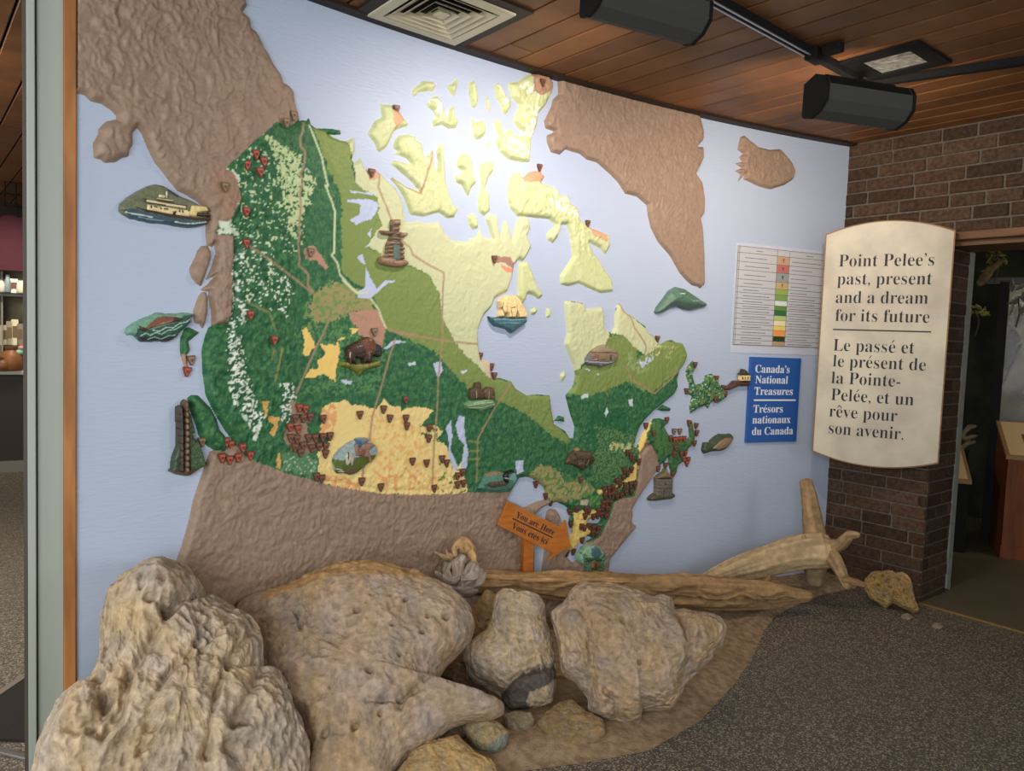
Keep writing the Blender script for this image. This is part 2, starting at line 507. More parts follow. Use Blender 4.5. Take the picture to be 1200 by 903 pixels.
CANADA = ("E 560,110 575,100 600,105 612,88 622,100 625,125 660,150 720,150 800,160 805,185 760,190 725,187 745,197 800,220 830,225 860,210 880,200 "
          "885,230 880,300 868,335 880,347 900,340 915,318 922,340 930,365 955,395 1000,388 1040,420 1085,470 1120,500 1150,555 1170,620 1165,660 "
          "Z 474,250 476,260 491,259 497,261 507,261 515,259 B 365,820 395,845 450,850 450,838 475,835 490,800 500,830 530,840 520,800 508,765 "
          "530,750 550,760 555,800 562,835 570,785 580,770 592,800 602,845 612,800 620,770 640,762 660,770 668,800 655,830 672,865 668,890 "
          "I 555,60 510,150 470,205 440,180 400,230 390,300 380,350 350,440 330,470 300,480 230,520 200,600 140,660 110,720 85,800 78,900 "
          "M 483,300 488,340 492,362 525,370 530,430 560,428 600,440 615,465 655,490 690,485 735,490 740,530 750,590 790,615 805,640 818,640 "
          "822,600 805,550 790,490 815,460 825,420 815,380 785,310 790,290 795,270 785,160 800,155 830,160 855,165 860,185 920,180 925,220 "
          "J 310,200 325,215 345,222 362,200 368,110 380,70 395,70 420,110 450,130 500,170 530,190 540,220 570,240 590,270 610,285 640,265 670,262 "
          "690,275 725,280 740,310 750,345 735,390 710,420 695,470 700,510 680,550 620,600 570,640 530,680 500,720 480,770 470,815 "
          "K 625,262 640,268 650,235 680,170 720,110 750,65 800,58 850,75 858,95 835,120 860,165 880,200 930,215 985,215 1010,190 1000,90 1035,85 "
          "1042,140 1055,180 1040,240 1005,275 970,310 960,370 930,395 918,450 902,475 875,425 860,375 862,330 840,365 800,395 770,300 745,240 "
          "700,250 660,310 645,400 640,480 610,600 500,620 460,650 430,750 370,870 340,900 Q 960,560 900,565 850,625 815,645 795,610 780,500 "
          "765,250 700,212 620,200 560,100 500,150 370,100 200,115 130,115 P 1200,575 1150,575 1060,582 900,588 650,586 500,562 420,550 300,527 "
          "220,500 130,480 45,455 D 970,745 920,725 890,715 850,690 820,650 790,610 770,575 745,530 725,490 718,440 713,400 711,330 722,285 735,250 "
          "760,245 800,240 815,150 810,60 820,0 A 818,900 815,830 755,820 765,780 790,785 805,775 815,745 838,710 840,680 830,640 815,615 790,600 "
          "800,580 830,560 870,520 940,460 965,435 1010,450 1045,428")
ALASKA = ("A 240,-400 850,-400 855,-100 865,0 872,18 855,40 880,60 885,95 905,110 925,150 930,165 945,185 965,225 990,260 1000,290 1020,300 "
          "1035,320 1040,360 1050,395 1058,425 1020,470 900,560 860,640 860,720 840,770 820,790 830,830 830,900 D 830,60 825,240 760,246 745,245 "
          "745,200 738,160 735,125 705,120 735,95 755,70 725,85 745,40 755,0 A 760,895 755,855 750,870 728,860 725,830 725,745 715,725 690,705 "
          "655,685 625,670 600,640 570,600 545,570 520,520 500,470 485,450 470,465 470,510 460,520 455,550 430,555 410,570 370,572 355,560 "
          "332,555 328,505 345,475 350,450 375,425 410,418 410,405 390,385 360,365 320,355 300,335 240,318")
USA = ("D 740,685 790,680 850,640 950,700 1100,700 P 300,500 650,550 1000,550 1200,520 Q 130,60 300,60 600,100 760,220 800,300 800,640 1000,500 "
       "1075,420 1090,350 1150,200 K 610,560 640,480 645,400 660,310 700,250 745,240 775,300 800,390 770,440 740,490 690,560 650,620 625,660 605,700 "
       "610,740 T 1020,25 1040,40 990,100 945,155 940,200 Z 712,690 708,760 700,790 195,890 196,820 198,760 202,690 S 620,170 640,110 655,60 670,5 "
       "D 680,860 700,800 720,740")
LAKES = ["Q 370,0 430,-10 490,10 580,80 600,140 590,190 500,215 430,250 400,260 350,230 250,190 290,130",
         "Q 510,320 560,270 610,240 640,225 700,215 760,240 800,270 820,330 800,370 835,420 830,480 800,560 785,600 765,450 740,420 730,340 690,275 "
         "640,270 605,300 595,400 590,610 580,700 560,835 500,835 500,600",
         "Q 770,680 800,640 820,645 850,628 900,570 960,510 1010,525 950,560 885,660 870,725 835,742",
         "Q 965,372 1040,350 1085,335 1092,350 1062,395 960,402"]
ISLANDS = {  # name: (style, [outlines])
    'arctic_island': ('arctic', [
        "G 130,300 150,310 195,310 205,330 230,340 250,360 270,390 300,420 290,440 250,450 215,465 195,510 170,560 130,590 110,580 100,540 75,510 55,480 75,450 95,410 140,385 135,340",
        "B 190,490 205,475 240,470 265,480 262,490 285,500 292,545 300,550 325,525 328,580 338,605 342,570 335,530 345,506 355,500 362,520 365,560 370,640 385,690 395,720 420,735 410,740 400,765 375,768 345,747 290,762 245,755 235,730 220,690 195,650 175,630 182,620 230,655 272,668 250,640 200,595 176,577 190,562 245,574 230,555 190,540 200,530 185,520",
        "B 250,315 270,300 290,282 325,285 335,300 325,320 300,320 270,325 265,340 252,335",
        "B 372,300 395,290 410,268 413,290 400,340 385,325",
        "B 300,370 320,340 340,335 360,360 365,395 375,420 380,390 390,370 402,372 400,405 415,425 405,450 380,452 355,438 325,445 322,425 335,410 325,390",
        "B 450,290 470,278 480,310 485,345 475,380 460,375 450,330", "B 510,345 520,340 528,380 523,398 512,375",
        "B 540,300 555,288 570,310 580,335 598,350 597,375 580,405 565,390 560,360 545,345",
        "B 588,290 620,285 660,260 690,255 730,265 748,290 745,320 720,370 695,400 690,440 670,490 665,570 640,570 590,560 560,535 545,500 555,480 540,430 545,415 565,430 575,470 600,450 612,470 640,482 655,470 625,450 605,425 612,400 630,370 600,345 590,310",
        "B 458,408 475,430 500,422 512,440 510,462 497,485 475,490 465,470", "B 513,485 523,492 523,525 512,515",
        "B 410,560 430,535 455,545 462,570 465,600 478,640 460,660 450,690 440,680 425,650 405,640 402,615 425,610 430,600 408,585",
        "B 490,580 510,567 540,570 537,600 520,622 508,660 522,680 525,740 505,760 485,745 480,700 495,660 490,610",
        "B 445,760 462,745 480,765 485,800 465,808 450,790",
        "B 590,640 605,605 630,605 640,625 660,605 680,600 700,600 718,620 705,640 725,650 760,660 775,690 800,685 805,710 835,730 840,770 870,795 880,800 905,810 945,825 948,860 930,895 910,872 872,852 890,890 "
        "M 900,0 930,50 955,85 958,125 910,130 870,112 835,95 800,105 772,100 770,70 790,40 815,0 B 815,900 805,830 795,790 775,790 765,830 745,855 725,840 725,820 755,790 730,770 680,765 620,760 595,730 585,690",
        "I 440,210 480,200 520,200 560,290 600,400 640,460 655,500 610,530 560,490 520,480 500,540 470,570 430,500 430,380 435,290",
        "M 665,190 685,178 695,190 680,207 668,205", "M 723,180 740,188 737,215 722,215", "M 770,420 785,400 792,420 775,445"]),
    'greenland': ('brown', ["B 762,270 800,240 1300,380 1290,420 C 60,400 75,460 75,490 55,515 75,515 75,560 50,610 70,640 80,700 78,750 65,770 72,800 78,900 "
                            "WH 520,85 510,85 490,110 470,95 430,85 390,50 345,0 B 1160,903 1150,890 1115,850 1090,800 1080,760 1075,720 1040,690 1000,680 975,640 945,610 900,570 865,560 840,540 790,525 "
                            "770,543 740,535 725,500 725,475 752,462 720,450 715,425 740,375 745,350 765,330"]),
    'iceland': ('brown', ["C 205,480 220,475 235,490 250,500 265,515 310,525 345,522 365,545 385,570 397,600 390,630 360,650 310,665 270,655 240,640 215,630 222,612 195,640 "
                          "205,612 185,600 210,590 185,573 212,568 200,552 215,540 195,525"]),
    'alaskan_island': ('brown', ["A 695,880 710,863 733,862 745,885 D 745,5 735,40 722,75 710,108 690,95 672,70 667,45 690,0",
                                 "D 712,125 728,127 733,150 732,200 725,235 715,258 703,240 685,235 680,200 690,165 700,140"]),
    'pacific_island': ('green', ["D 635,290 650,255 665,248 705,268 680,290 665,300 672,330 660,348 662,380 675,405 660,418 650,390 640,360 634,330",
                                 "D 660,500 675,487 700,490 740,530 765,575 775,610 800,640 797,690 760,687 730,668 700,632 690,595 670,545"]),
    'atlantic_island': ('green', ["J 740,420 755,395 780,370 795,400 775,440 785,480 795,500 830,490 845,450 880,440 910,470 920,500 950,530 950,570 910,600 885,585 870,600 860,630 843,610 800,630 765,655 760,610 775,560 750,550 760,500 745,460",
                                  "J 585,632 620,605 665,625 660,640 620,640"]),
    'bay_island': ('green', ["M 750,580 765,560 785,565 788,582"]),
}
f_can, f_ala, f_usa = field(CANADA), field(ALASKA), field(USA)
f_lake = np.full(SH, -9.0)
for t in LAKES: f_lake = np.maximum(f_lake, field(t))
d_main = np.minimum(np.maximum(np.maximum(f_can, f_ala), f_usa), -f_lake)
D = d_main.copy()
OWN = np.where(f_can > -0.004, 1, np.where(f_ala > f_usa, 2, 3))
names = {1: ('mainland', 'green'), 2: ('northwest_landmass', 'brown'), 3: ('southern_landmass', 'brown')}
STY = np.where(OWN == 1, 0, 1)
k = 4
for nm, (sty, outs) in ISLANDS.items():
    for t in outs:
        f = field(t); q = f > D; D = np.maximum(D, f); OWN = np.where(q, k, OWN)
        STY = np.where(q, {'green': 0, 'brown': 1, 'arctic': 2}[sty], STY); names[k] = (nm, sty); k += 1

# ---- paint
wx = 0.010 * fbm(GS * 40, GZ * 40, 3, 11); wz = 0.010 * fbm(GS * 40, GZ * 40, 3, 23)
nf = fbm(GS * 38, GZ * 38, 4, 3); nm_ = fbm(GS * 14, GZ * 14, 4, 5); nfine = fbm(GS * 80, GZ * 80, 3, 9)
PAINT = np.zeros(SH + (3,))


def setc(mask, c, a=1.0, w=slice(None)):
    if np.isscalar(a): a = np.full(mask.shape, a)
    m_ = np.where(mask, a, 0.0)[..., None]
    PAINT[w] = PAINT[w] * (1 - m_) + np.array(c, float) * m_


gj = 2.2 * fbm(GS * 95, GZ * 70, 2, 61); gk = 2.2 * fbm(GS * 95, GZ * 70, 2, 67)
nsp = .55 * nf + .75 * nfine


def region(txt, c, warp=1.0, thr=None, nz=None, a=1.0, only=None):
    p = SZ(txt); w = sub(p, 0.03)
    jt = .006 * max(0, warp - 1.2); m_ = pip(p, GS[w] + warp * wx[w] + jt * gj[w], GZ[w] + warp * wz[w] + jt * gk[w])
    if thr is not None: m_ &= (nf if nz is None else nz)[w] > thr
    if only is not None: m_ &= (OWN[w] == only)
    setc(m_, c, a, w)


def line(txt, c, wd, a=1.0, wob=0.2):
    p = SZ(txt); w = sub(p, 0.03)
    d = dseg(p, GS[w] + wob * wx[w], GZ[w] + wob * wz[w], False)
    setc(d < wd * 1.5, c, a * (1 - sstep(wd * 0.45, wd * 0.45 + 0.004, d)), w)


GREEN, MID, OLIVE, PALE, CREAM = (50, 104, 66), (96, 136, 84), (128, 146, 78), (204, 208, 162), (222, 222, 176)
SNOW, YEL, ORA, BROWN, PINK, WATER, TAN = (214, 222, 196), (240, 214, 140), (234, 170, 110), (154, 130, 110), (186, 142, 118), (192, 202, 226), (158, 150, 96)
PAINT[:] = GREEN
setc(nf > 0.12, (66, 118, 66), 0.75); setc(nf < -0.18, (38, 88, 56), 0.8); setc(nsp > 0.26, (92, 138, 88), 0.6); setc(gnoise(GS * 120, GZ * 34, 77) > .3, (36, 86, 56), .45); setc(gnoise(GS * 130, GZ * 36, 78) > .34, (84, 134, 80), .5)
# tundra and taiga belts
region("B 0,480 60,480 150,590 240,740 440,735 560,735 700,735 I 560,60 330,480 60,900 M 483,300 530,430 500,410 450,365 400,312 380,272 350,222 340,130 300,62 230,30 170,20 F 80,420 E 1030,720 1000,650 1010,560 880,490 860,330 830,225 800,150", PALE, 0.8)
region("E 620,130 720,180 830,225 850,330 870,480 1010,560 1000,650 1030,720 F 80,420 M 170,20 230,30 300,62 340,130 350,222 380,272 400,312 450,365 500,410 530,430 "
       "600,440 655,490 735,490 750,590 805,640 790,660 740,630 700,600 650,560 600,530 530,500 450,470 380,400 320,330 180,270 150,250 110,140 N 800,200 790,60 E 790,720 800,640 780,520 720,400 680,280", OLIVE, 1.5)
region("E 620,130 720,180 830,225 840,330 780,420 690,280", (140, 152, 76), 2, 0.05, nsp)
region("J 100,540 145,505 155,430 200,400 330,240 400,235 470,310 470,360 570,300 600,270 640,260 725,280 750,345 710,415 640,470 550,540 480,520 430,480 300,530 200,560", OLIVE, 2)
region("J 130,60 300,80 310,200 345,225 370,110 380,60 540,220 600,275 570,290 560,320 520,345 470,310 400,238 335,225 300,290 210,350 150,440 90,290 100,60", PALE, 1.2)
region("J 640,300 690,290 640,370 620,360", (168, 172, 110), 2, -0.05)
region("J 560,300 600,270 620,300 600,340 570,350", (196, 206, 150), 2, 0.1)
region("K 300,0 560,0 560,200 480,300 330,260 290,120", (40, 100, 60), 3, -0.1)
region("K 330,100 620,180 640,280 560,420 440,520 320,480 300,330 360,260", (104, 134, 84), 2, 0.0, nfine)
# interior plains
region("N 640,310 760,250 850,280 970,345 980,430 840,420 740,490 640,480 600,400", TAN, 2)
region("N 600,300 760,240 850,270 960,350 900,420 700,500 560,560", (116, 146, 82), 2.5, 0.08)
region("N 500,540 1000,460 1060,640 1000,900 560,900 700,800", (88, 136, 82), 3, 0.02, nsp)
region("E 360,60 560,110 640,160 560,330 460,260 320,160", (62, 108, 62), 2, 0.0, nsp)
region("E 330,200 380,205 500,300 560,320 560,400 650,450 610,560 565,650 545,760 520,800 470,760 480,660 440,560 420,420 390,330", (190, 206, 150), 2.5, -0.12, nsp)
region("E 170,220 560,330 640,460 600,640 560,880 170,880 160,500", (196, 212, 168), 2, 0.24, nsp)
region("E 110,395 160,400 190,440 190,490 170,480", SNOW, 1); region("E 65,690 140,690 190,790 150,770 60,770", SNOW, 1, -0.1)
region("N 160,10 350,10 480,240 520,330 470,460 420,380 300,380 150,440 145,200", SNOW, 2, 0.2, nsp)
for t, th in (("D 800,0 850,0 870,220 800,260", .12), ("D 790,250 840,290 880,480 920,560 890,640 850,560 800,490", .06), ("D 980,440 1040,440 1030,580 980,600", .08), ("D 900,80 1030,80 1000,200 880,170", .22)):
    region(t, (226, 230, 214), 2, th, nsp)
for t in ("D 880,640 900,590 905,560 912,590 890,650", "D 835,548 862,560 866,580 848,570"): region(t, (214, 226, 210), .4)
for t in ("D 905,510 935,508 930,560 920,560 918,520", "D 935,560 975,565 970,600 955,630 940,620 958,590 935,580", "D 968,690 978,690 980,745 966,740"): region(t, (214, 170, 96), .5)
# prairie
region("P 275,85 330,60 430,38 440,70 520,78 600,95 645,30 665,60 700,80 735,75 740,110 780,85 900,85 935,105 890,150 850,200 940,185 990,225 950,270 1010,310 1030,390 1055,450 1100,400 1110,470 1130,560 1120,590 900,592 "
       "650,590 500,566 420,554 300,530 250,500 258,400 248,340 330,270 265,240 285,150", YEL, 1.0, only=1)
region("P 275,85 360,60 370,130 340,240 265,240 280,150", ORA, 1.5, -0.1, only=1)
region("P 500,120 720,110 900,250 900,400 1080,580 600,590 560,400", (238, 190, 112), 2, 0.10, only=1)
region("P 260,510 330,470 520,540 560,600 300,560", ORA, 2, -0.05, only=1); region("P 600,420 860,440 860,590 640,590", ORA, 2, 0.14, only=1)
region("P 840,180 1000,200 960,300 860,260", (84, 120, 62), 2, 0.1); region("P 940,400 1120,460 1130,590 960,585", (110, 134, 66), 2, 0.22)
for t in ("N 560,530 590,525 620,570 640,630 590,690 565,670 575,600", "N 660,610 700,625 780,605 780,680 770,740 750,842 720,800 690,790 640,810 575,818 600,770 660,755 650,705 690,690 700,655",
          "N 840,518 905,530 850,562", "N 770,600 800,570 825,575 790,600"): region(t, (244, 208, 116), 1.2)
# parks
region("N 840,430 1000,410 1030,460 1052,520 1030,640 980,590 890,560 885,520 840,470", PINK, .6); region("N 575,48 630,42 680,100 715,165 700,185 650,125 580,115", PINK, 1)
region("P 90,60 180,70 200,150 190,240 250,260 250,340 150,370 60,290 50,220 100,180", (166, 136, 112), 2)
region("P 40,350 160,340 250,400 240,500 40,440", (92, 136, 92), 2); region("P 40,350 240,380 240,500 40,440", (180, 200, 170), 1, 0.25, nfine)
# central Ontario, St Lawrence, south
region("K -60,380 80,420 120,510 250,480 340,570 220,620 60,652 0,610 -160,610 -200,560", TAN, 2.5); region("K -100,420 330,450 330,640 -80,600", (96, 134, 74), 3, 0.08)
for t in ("K 755,60 730,110 700,160 690,230 668,300 668,360 640,430 640,480 560,510 500,560 560,470 600,400 640,330 648,235 680,165 720,105", "K 640,480 540,520 400,570 385,545 480,520 560,480 620,400",
          "Q 830,300 960,265 1085,300 1050,340 960,370 975,470 940,520 880,570 845,640 800,650 780,560 830,480 835,420", "K 350,560 420,560 420,600 350,585"): region(t, (236, 206, 116), .8, only=1)
region("K 440,230 620,240 620,260 520,290 440,275", (188, 190, 128), 2, -.05); region("Q 880,190 960,180 950,240 890,230", (184, 176, 150), 1); region("Q 960,150 1080,140 1060,230 970,240", (84, 132, 72), 2)
region("K 700,200 790,330 800,400 700,430 660,310", BROWN, 1.5, only=1); region("K 740,90 870,90 880,300 800,330 740,220", (80, 122, 70), 2, -.2, only=1); region("K 850,60 1060,60 1060,480 850,480", (82, 112, 66), 2, -.1, only=1)
region("K 850,60 1060,60 1060,480 850,480", (58, 92, 54), 2, .15, only=1); region("K 895,170 975,170 975,200 900,195", (236, 206, 116), .6)
region("J 430,320 480,380 520,400 570,330 540,420 480,440 420,400", (150, 166, 110), 2, -.02); region("J 485,370 555,340 555,375 520,400 480,395", (206, 214, 226), 2.5, -.1)
region("M 490,350 530,370 532,435 505,420 495,380", (212, 190, 160), 1)
# styles of the other land
br = STY == 1
setc(br, BROWN); setc(br & (nm_ > .1), (162, 138, 116), .6); setc(br & (nf < -.2), (144, 120, 100), .6)
ar = STY == 2
setc(ar, (204, 210, 154)); setc(ar & (nm_ > 0.15), (216, 218, 172), .7); setc(ar & (nf < -.25), (186, 196, 138), .6)
for t in ("B 620,300 690,280 700,340 640,330", "B 650,370 690,380 680,480 650,480 630,400", "B 560,500 600,480 665,520 660,565 600,545", "B 545,300 575,330 585,380 565,370", "B 310,350 345,340 360,400 340,420",
          "B 720,660 780,690 840,760 800,770 730,720"): region(t, (240, 240, 214), 2.0, 0.02, only=None)
gr = (STY == 0) & (OWN > 3)
setc(gr & (nf > .1), (70, 122, 66), .8)
for t in ("J 740,360 960,430 960,640 740,660",): region(t, (176, 196, 160), 1, .22, nfine); region(t, (104, 128, 70), 2, .1)
for t, c in (("D 640,345 690,345 690,420 640,420", (176, 138, 114)), ("G 200,328 250,345 275,400 240,430 215,462 203,405", (212, 166, 124)), ("B 670,250 740,255 745,310 700,340 670,320", (176, 140, 112)),
             ("B 640,600 720,590 720,640 640,640", (210, 158, 120)), ("B 865,785 930,820 930,850 880,830", (210, 168, 130)), ("B 85,585 125,590 125,630 95,635", (212, 166, 124)),
             ("I 195,150 350,160 400,250 370,262 300,210 210,210", (170, 128, 110)), ("I 260,225 400,280 400,310 300,285", (226, 150, 120)), ("A 720,610 760,595 800,600 830,640 838,700 800,775 765,740 745,680", (158, 126, 104))):
    region(t, c, .5)
# inland water
for t in ("E 825,570 960,568 1005,590 1000,640 965,690 940,690 880,718 840,690 900,655 905,600 830,585", "E 830,520 1000,535 1000,545 850,530", "N 935,165 965,230 1000,290 1045,245 1105,242 1100,252 1060,262 1005,312 960,352 890,342 878,310 930,288",
          "N 885,110 912,85 935,145 920,148", "N 1040,640 1100,588 1175,602 1110,612 1060,642", "P 1060,190 1082,130 1112,140 1115,250 1136,350 1125,442 1088,442 1100,380 1112,300 1080,270", "P 1000,210 1035,160 1042,255 1030,330 1075,430 1062,468 1022,370 1018,240",
          "M 605,720 635,715 635,755 612,765", "M 318,375 345,370 352,400 335,430", "N 790,820 860,830 850,850 800,840", "E 945,770 970,740 960,790", "E 935,850 950,825 955,850"):
    region(t, WATER, .25)
for t in ("M 230,375 258,370 256,380 232,384", "M 410,405 440,398 425,415", "M 835,490 860,480 862,492 840,502", "J 170,565 215,545 215,570", "J 300,650 315,620 322,640 308,668", "J 425,575 450,575 450,615 432,610", "M 0,435 30,440 10,448",
          "E 760,180 800,185 790,190", "J 255,440 275,438 270,450", "J 200,415 225,418 222,428"): region(t, (206, 218, 220), .6)
# rivers, borders, roads
PL_ = (172, 140, 108)
for t in ("E 575,120 565,170 548,215 550,260 580,290 575,360 550,420 565,470 550,520 555,620 540,720 548,760 535,830 540,880 N 545,130 540,155 575,185 600,210 595,270 630,315", "N 230,30 300,80 430,170 520,235 620,315", "N 760,400 850,430 940,470",
          "N 1060,525 1200,570 M 160,260 340,295 480,310", "F 430,370 530,450 560,530 700,620 890,720 M 355,65 350,180 350,290 335,440 330,560 322,640 315,800", "M 185,290 165,350 130,480 105,560 95,640 65,780",
          "N 720,470 690,550 650,620 590,760 540,870 530,900", "M 590,450 530,540 475,640 470,790", "J 385,70 400,110 440,140 460,200 490,240 520,290 515,330", "J 420,400 440,470 500,500 550,540 570,545", "J 570,540 640,480 715,400",
          "B 130,610 125,660 150,720 170,770", "B 325,527 275,682 180,627"): line(t, PL_, .0065, .85)
for t in ("E 605,140 650,250 680,330 690,390 715,490 700,490 740,590 755,640 750,880 N 735,95 770,140 785,210 830,260 880,310", "N 965,350 1010,410 1030,470 1055,520", "M 0,85 50,130 90,130"): line(t, (214, 218, 172), .006, .9)
for t in ("N 400,650 380,700 390,640", "N 440,640 400,830", "D 985,330 960,420", "D 860,160 940,200 960,260", "P 1140,280 1200,290", "P 1140,340 1200,335", "P 1140,390 1200,385", "J 320,560 300,520 330,500"): line(t, (150, 146, 84), .006, .7)

# ---- relief heights
mtn = np.full(SH, 0.0015)
for t, a in (("Z 90,-160 300,-60 352,140 300,200 240,250 90,200", .013), ("Z 255,170 345,140 345,300 340,450 335,550 240,540 225,400 250,260", .016), ("Z 190,520 700,580 760,640 700,800 190,900", .009), ("B 540,250 750,250 750,480 670,580 540,560", .013),
             ("B 640,600 860,650 960,900 760,900 600,760", .010), ("B 170,470 420,470 420,760 230,770", .006), ("B 250,260 530,260 530,700 400,700 290,460", .009), ("B 710,250 1300,380 1200,900 1000,700", .006), ("C 150,440 420,500 400,680 180,660", .006), ("Z 640,340 800,380 820,480 700,580 640,560", .005),
             ("Z 450,330 660,460 680,560 450,570", .004), ("Z 640,580 760,580 760,680 640,680", .006), ("J 700,350 980,430 980,680 700,680", .008), ("Z 360,150 520,260 640,270 600,400 500,400", .004), ("D 640,240 810,690 640,690", .010)):
    p = SZ(t); w = sub(p, .02); q = pip(p, GS[w], GZ[w]); mtn[w] = np.where(q, np.maximum(mtn[w], a), mtn[w])
for ax_ in (0, 1, 0, 1):
    r = 9; c = np.cumsum(np.pad(mtn, [(r + 1, r) if i == ax_ else (0, 0) for i in (0, 1)], mode='edge'), axis=ax_)
    mtn = (np.take(c, range(2 * r + 1, c.shape[ax_]), ax_) - np.take(c, range(0, c.shape[ax_] - 2 * r - 1), ax_)) / (2 * r + 1)
qx = GS + .05 * fbm(GS * 6, GZ * 6, 3, 40); qz = GZ + .05 * fbm(GS * 6, GZ * 6, 3, 41)
rid = 1 - 2.2 * np.abs(fbm(qx * 11, qz * 9, 3, 42)); rid2 = np.sqrt(np.abs(fbm(qx * 34, qz * 19, 3, 43)) + .02) * 2 - .6
base = np.where(STY == 1, .021, np.where(STY == 2, .016, .018))
for _ in range(2):
    base = (base + np.roll(base, 2, 0) + np.roll(base, -2, 0) + np.roll(base, 2, 1) + np.roll(base, -2, 1)) / 5
HT = base * sstep(0, .016, D) + mtn * (rid * .50 + rid2 * .55 + .3) * sstep(.002, .03, D) + .0012 * nf * sstep(0, .01, D)
HT = np.where(D < 0, np.maximum(D * 1.2, -.012), np.maximum(HT, .0008 + .2 * np.minimum(D, .02)))
ALB = lin(np.clip(PAINT, 0, 255))

m_relief = mat('painted_relief', attr=True, rough=0.5, spec=0.3, bump=0.25, bscale=55)
mp0 = wall_pt(SMAX / 2, 0.0)
rmap = thing('relief_map', 'large painted relief map in green, cream and brown covering the curved blue wall', 'relief map', tuple(mp0))
P3 = wall_pt(GS.ravel(), GZ.ravel(), 0) .reshape(SH + (3,))
nrm = np.stack([C0[0] - P3[..., 0], C0[1] - P3[..., 1], 0 * GS], -1); nrm /= np.linalg.norm(nrm, axis=-1, keepdims=True)
P3 = P3 + nrm * HT[..., None] - mp0
idx = np.arange(SH[0] * SH[1]).reshape(SH)
okf = (np.maximum.reduce([D[:-1, :-1], D[1:, :-1], D[:-1, 1:], D[1:, 1:]]) > -.006)
own_f = OWN[:-1, :-1]
LANDLAB = {'northwest_landmass': 'brown land at upper left', 'southern_landmass': 'brown land along the bottom', 'greenland': 'brown island under the ceiling', 'iceland': 'small brown island near the top right',
           'mainland': 'green, cream and yellow painted land'}
for kk, (nm, sty) in names.items():
    q = okf & (own_f == kk)
    if not q.any(): continue
    comps = [q]
    if kk == 3:
        lab = np.zeros(q.shape, int); nl = 0
        for j, i in np.argwhere(q):
            if lab[j, i]: continue
            nl += 1; st = [(j, i)]; lab[j, i] = nl
            while st:
                a, b = st.pop()
                for c, d in ((a + 1, b), (a - 1, b), (a, b + 1), (a, b - 1)):
                    if 0 <= c < q.shape[0] and 0 <= d < q.shape[1] and q[c, d] and not lab[c, d]: lab[c, d] = nl; st.append((c, d))
        comps = [lab == t for t in range(1, nl + 1) if (lab == t).sum() > 60]
    for q in comps:
      f = np.stack([idx[:-1, :-1][q], idx[:-1, 1:][q], idx[1:, 1:][q], idx[1:, :-1][q]], -1)
      u_, inv = np.unique(f, return_inverse=True)
      o = link(nm, np_mesh(nm, P3.reshape(-1, 3)[u_], inv.reshape(f.shape), ALB.reshape(-1, 3)[u_]), m_relief, rmap)
      if nm in LANDLAB: o['label'] = LANDLAB[nm]


def ht_at(s, z):
    i = int(np.clip(round(s / DS), 0, SH[1] - 1)); j = int(np.clip(round(z / DS), 0, SH[0] - 1)); return max(0.0, float(HT[j, i]))

# ================================================================== PLAQUES ON THE MAP
m_plq = mat('painted_plaque', attr=True, rough=0.38, spec=0.4, bump=0.25, bscale=90)


def pillow(name, poly, h0, h1, edge, col, parent, origin, layers=(), lines=(), res=0.0026, rough=0.0012, dome=0.3, label=None, off=np.zeros(2)):
    x0, y0 = poly.min(0) - 2 * res; x1, y1 = poly.max(0) + 2 * res
    X, Y = np.meshgrid(np.arange(x0, x1 + res, res), np.arange(y0, y1 + res, res))
    d = sdf(poly, X, Y); mxd = max(d.max(), 1e-4)
    e = np.clip(d / edge, 0, 1)
    hh = h1 * ((1 - dome) * np.sqrt(1 - (1 - e) ** 2) + dome * np.sqrt(np.clip(d / mxd, 0, 1))) if h1 else 0
    nz = fbm(X * 60, Y * 60, 3, 3); nz2 = fbm(X * 150, Y * 150, 2, 8)
    hgt = h0 + hh + rough * (nz + .6 * nz2) * e
    hgt = np.where(d < 0, max(h0 - .02, -.004), hgt)
    c = np.zeros(X.shape + (3,)); c[:] = col; c *= (1 + .16 * nz + .10 * nz2)[..., None]
    for t, cc, *r in layers:
        p = SZ(t) if isinstance(t, str) else t
        q = pip(p, X + .0015 * nz, Y + .0015 * nz2)
        if r: q &= nz2 > r[0]
        c[q] = np.array(cc) * (1 + .10 * nz[q])[:, None]
    for t, cc, wd in lines:
        q = dseg(SZ(t), X, Y, False) < wd / 2; c[q] = cc
    Vv = wall_pt(X.ravel(), Y.ravel(), 0); n_ = np.stack([C0[0] - Vv[:, 0], C0[1] - Vv[:, 1], 0 * Vv[:, 0]], -1); n_ /= np.linalg.norm(n_, axis=1, keepdims=True)
    Vv = Vv + n_ * hgt.ravel()[:, None] - origin
    k_ = np.maximum.reduce([d[:-1, :-1], d[1:, :-1], d[:-1, 1:], d[1:, 1:]]) > 0
    ix = np.arange(X.size).reshape(X.shape)
    f = np.stack([ix[:-1, :-1][k_], ix[:-1, 1:][k_], ix[1:, 1:][k_], ix[1:, :-1][k_]], -1)
    u_, inv = np.unique(f, return_inverse=True)
    o = link(name, np_mesh(name, Vv[u_], inv.reshape(f.shape), lin(np.clip(c.reshape(-1, 3)[u_], 0, 255))), m_plq, parent)
    if label: o['label'] = label
    return o


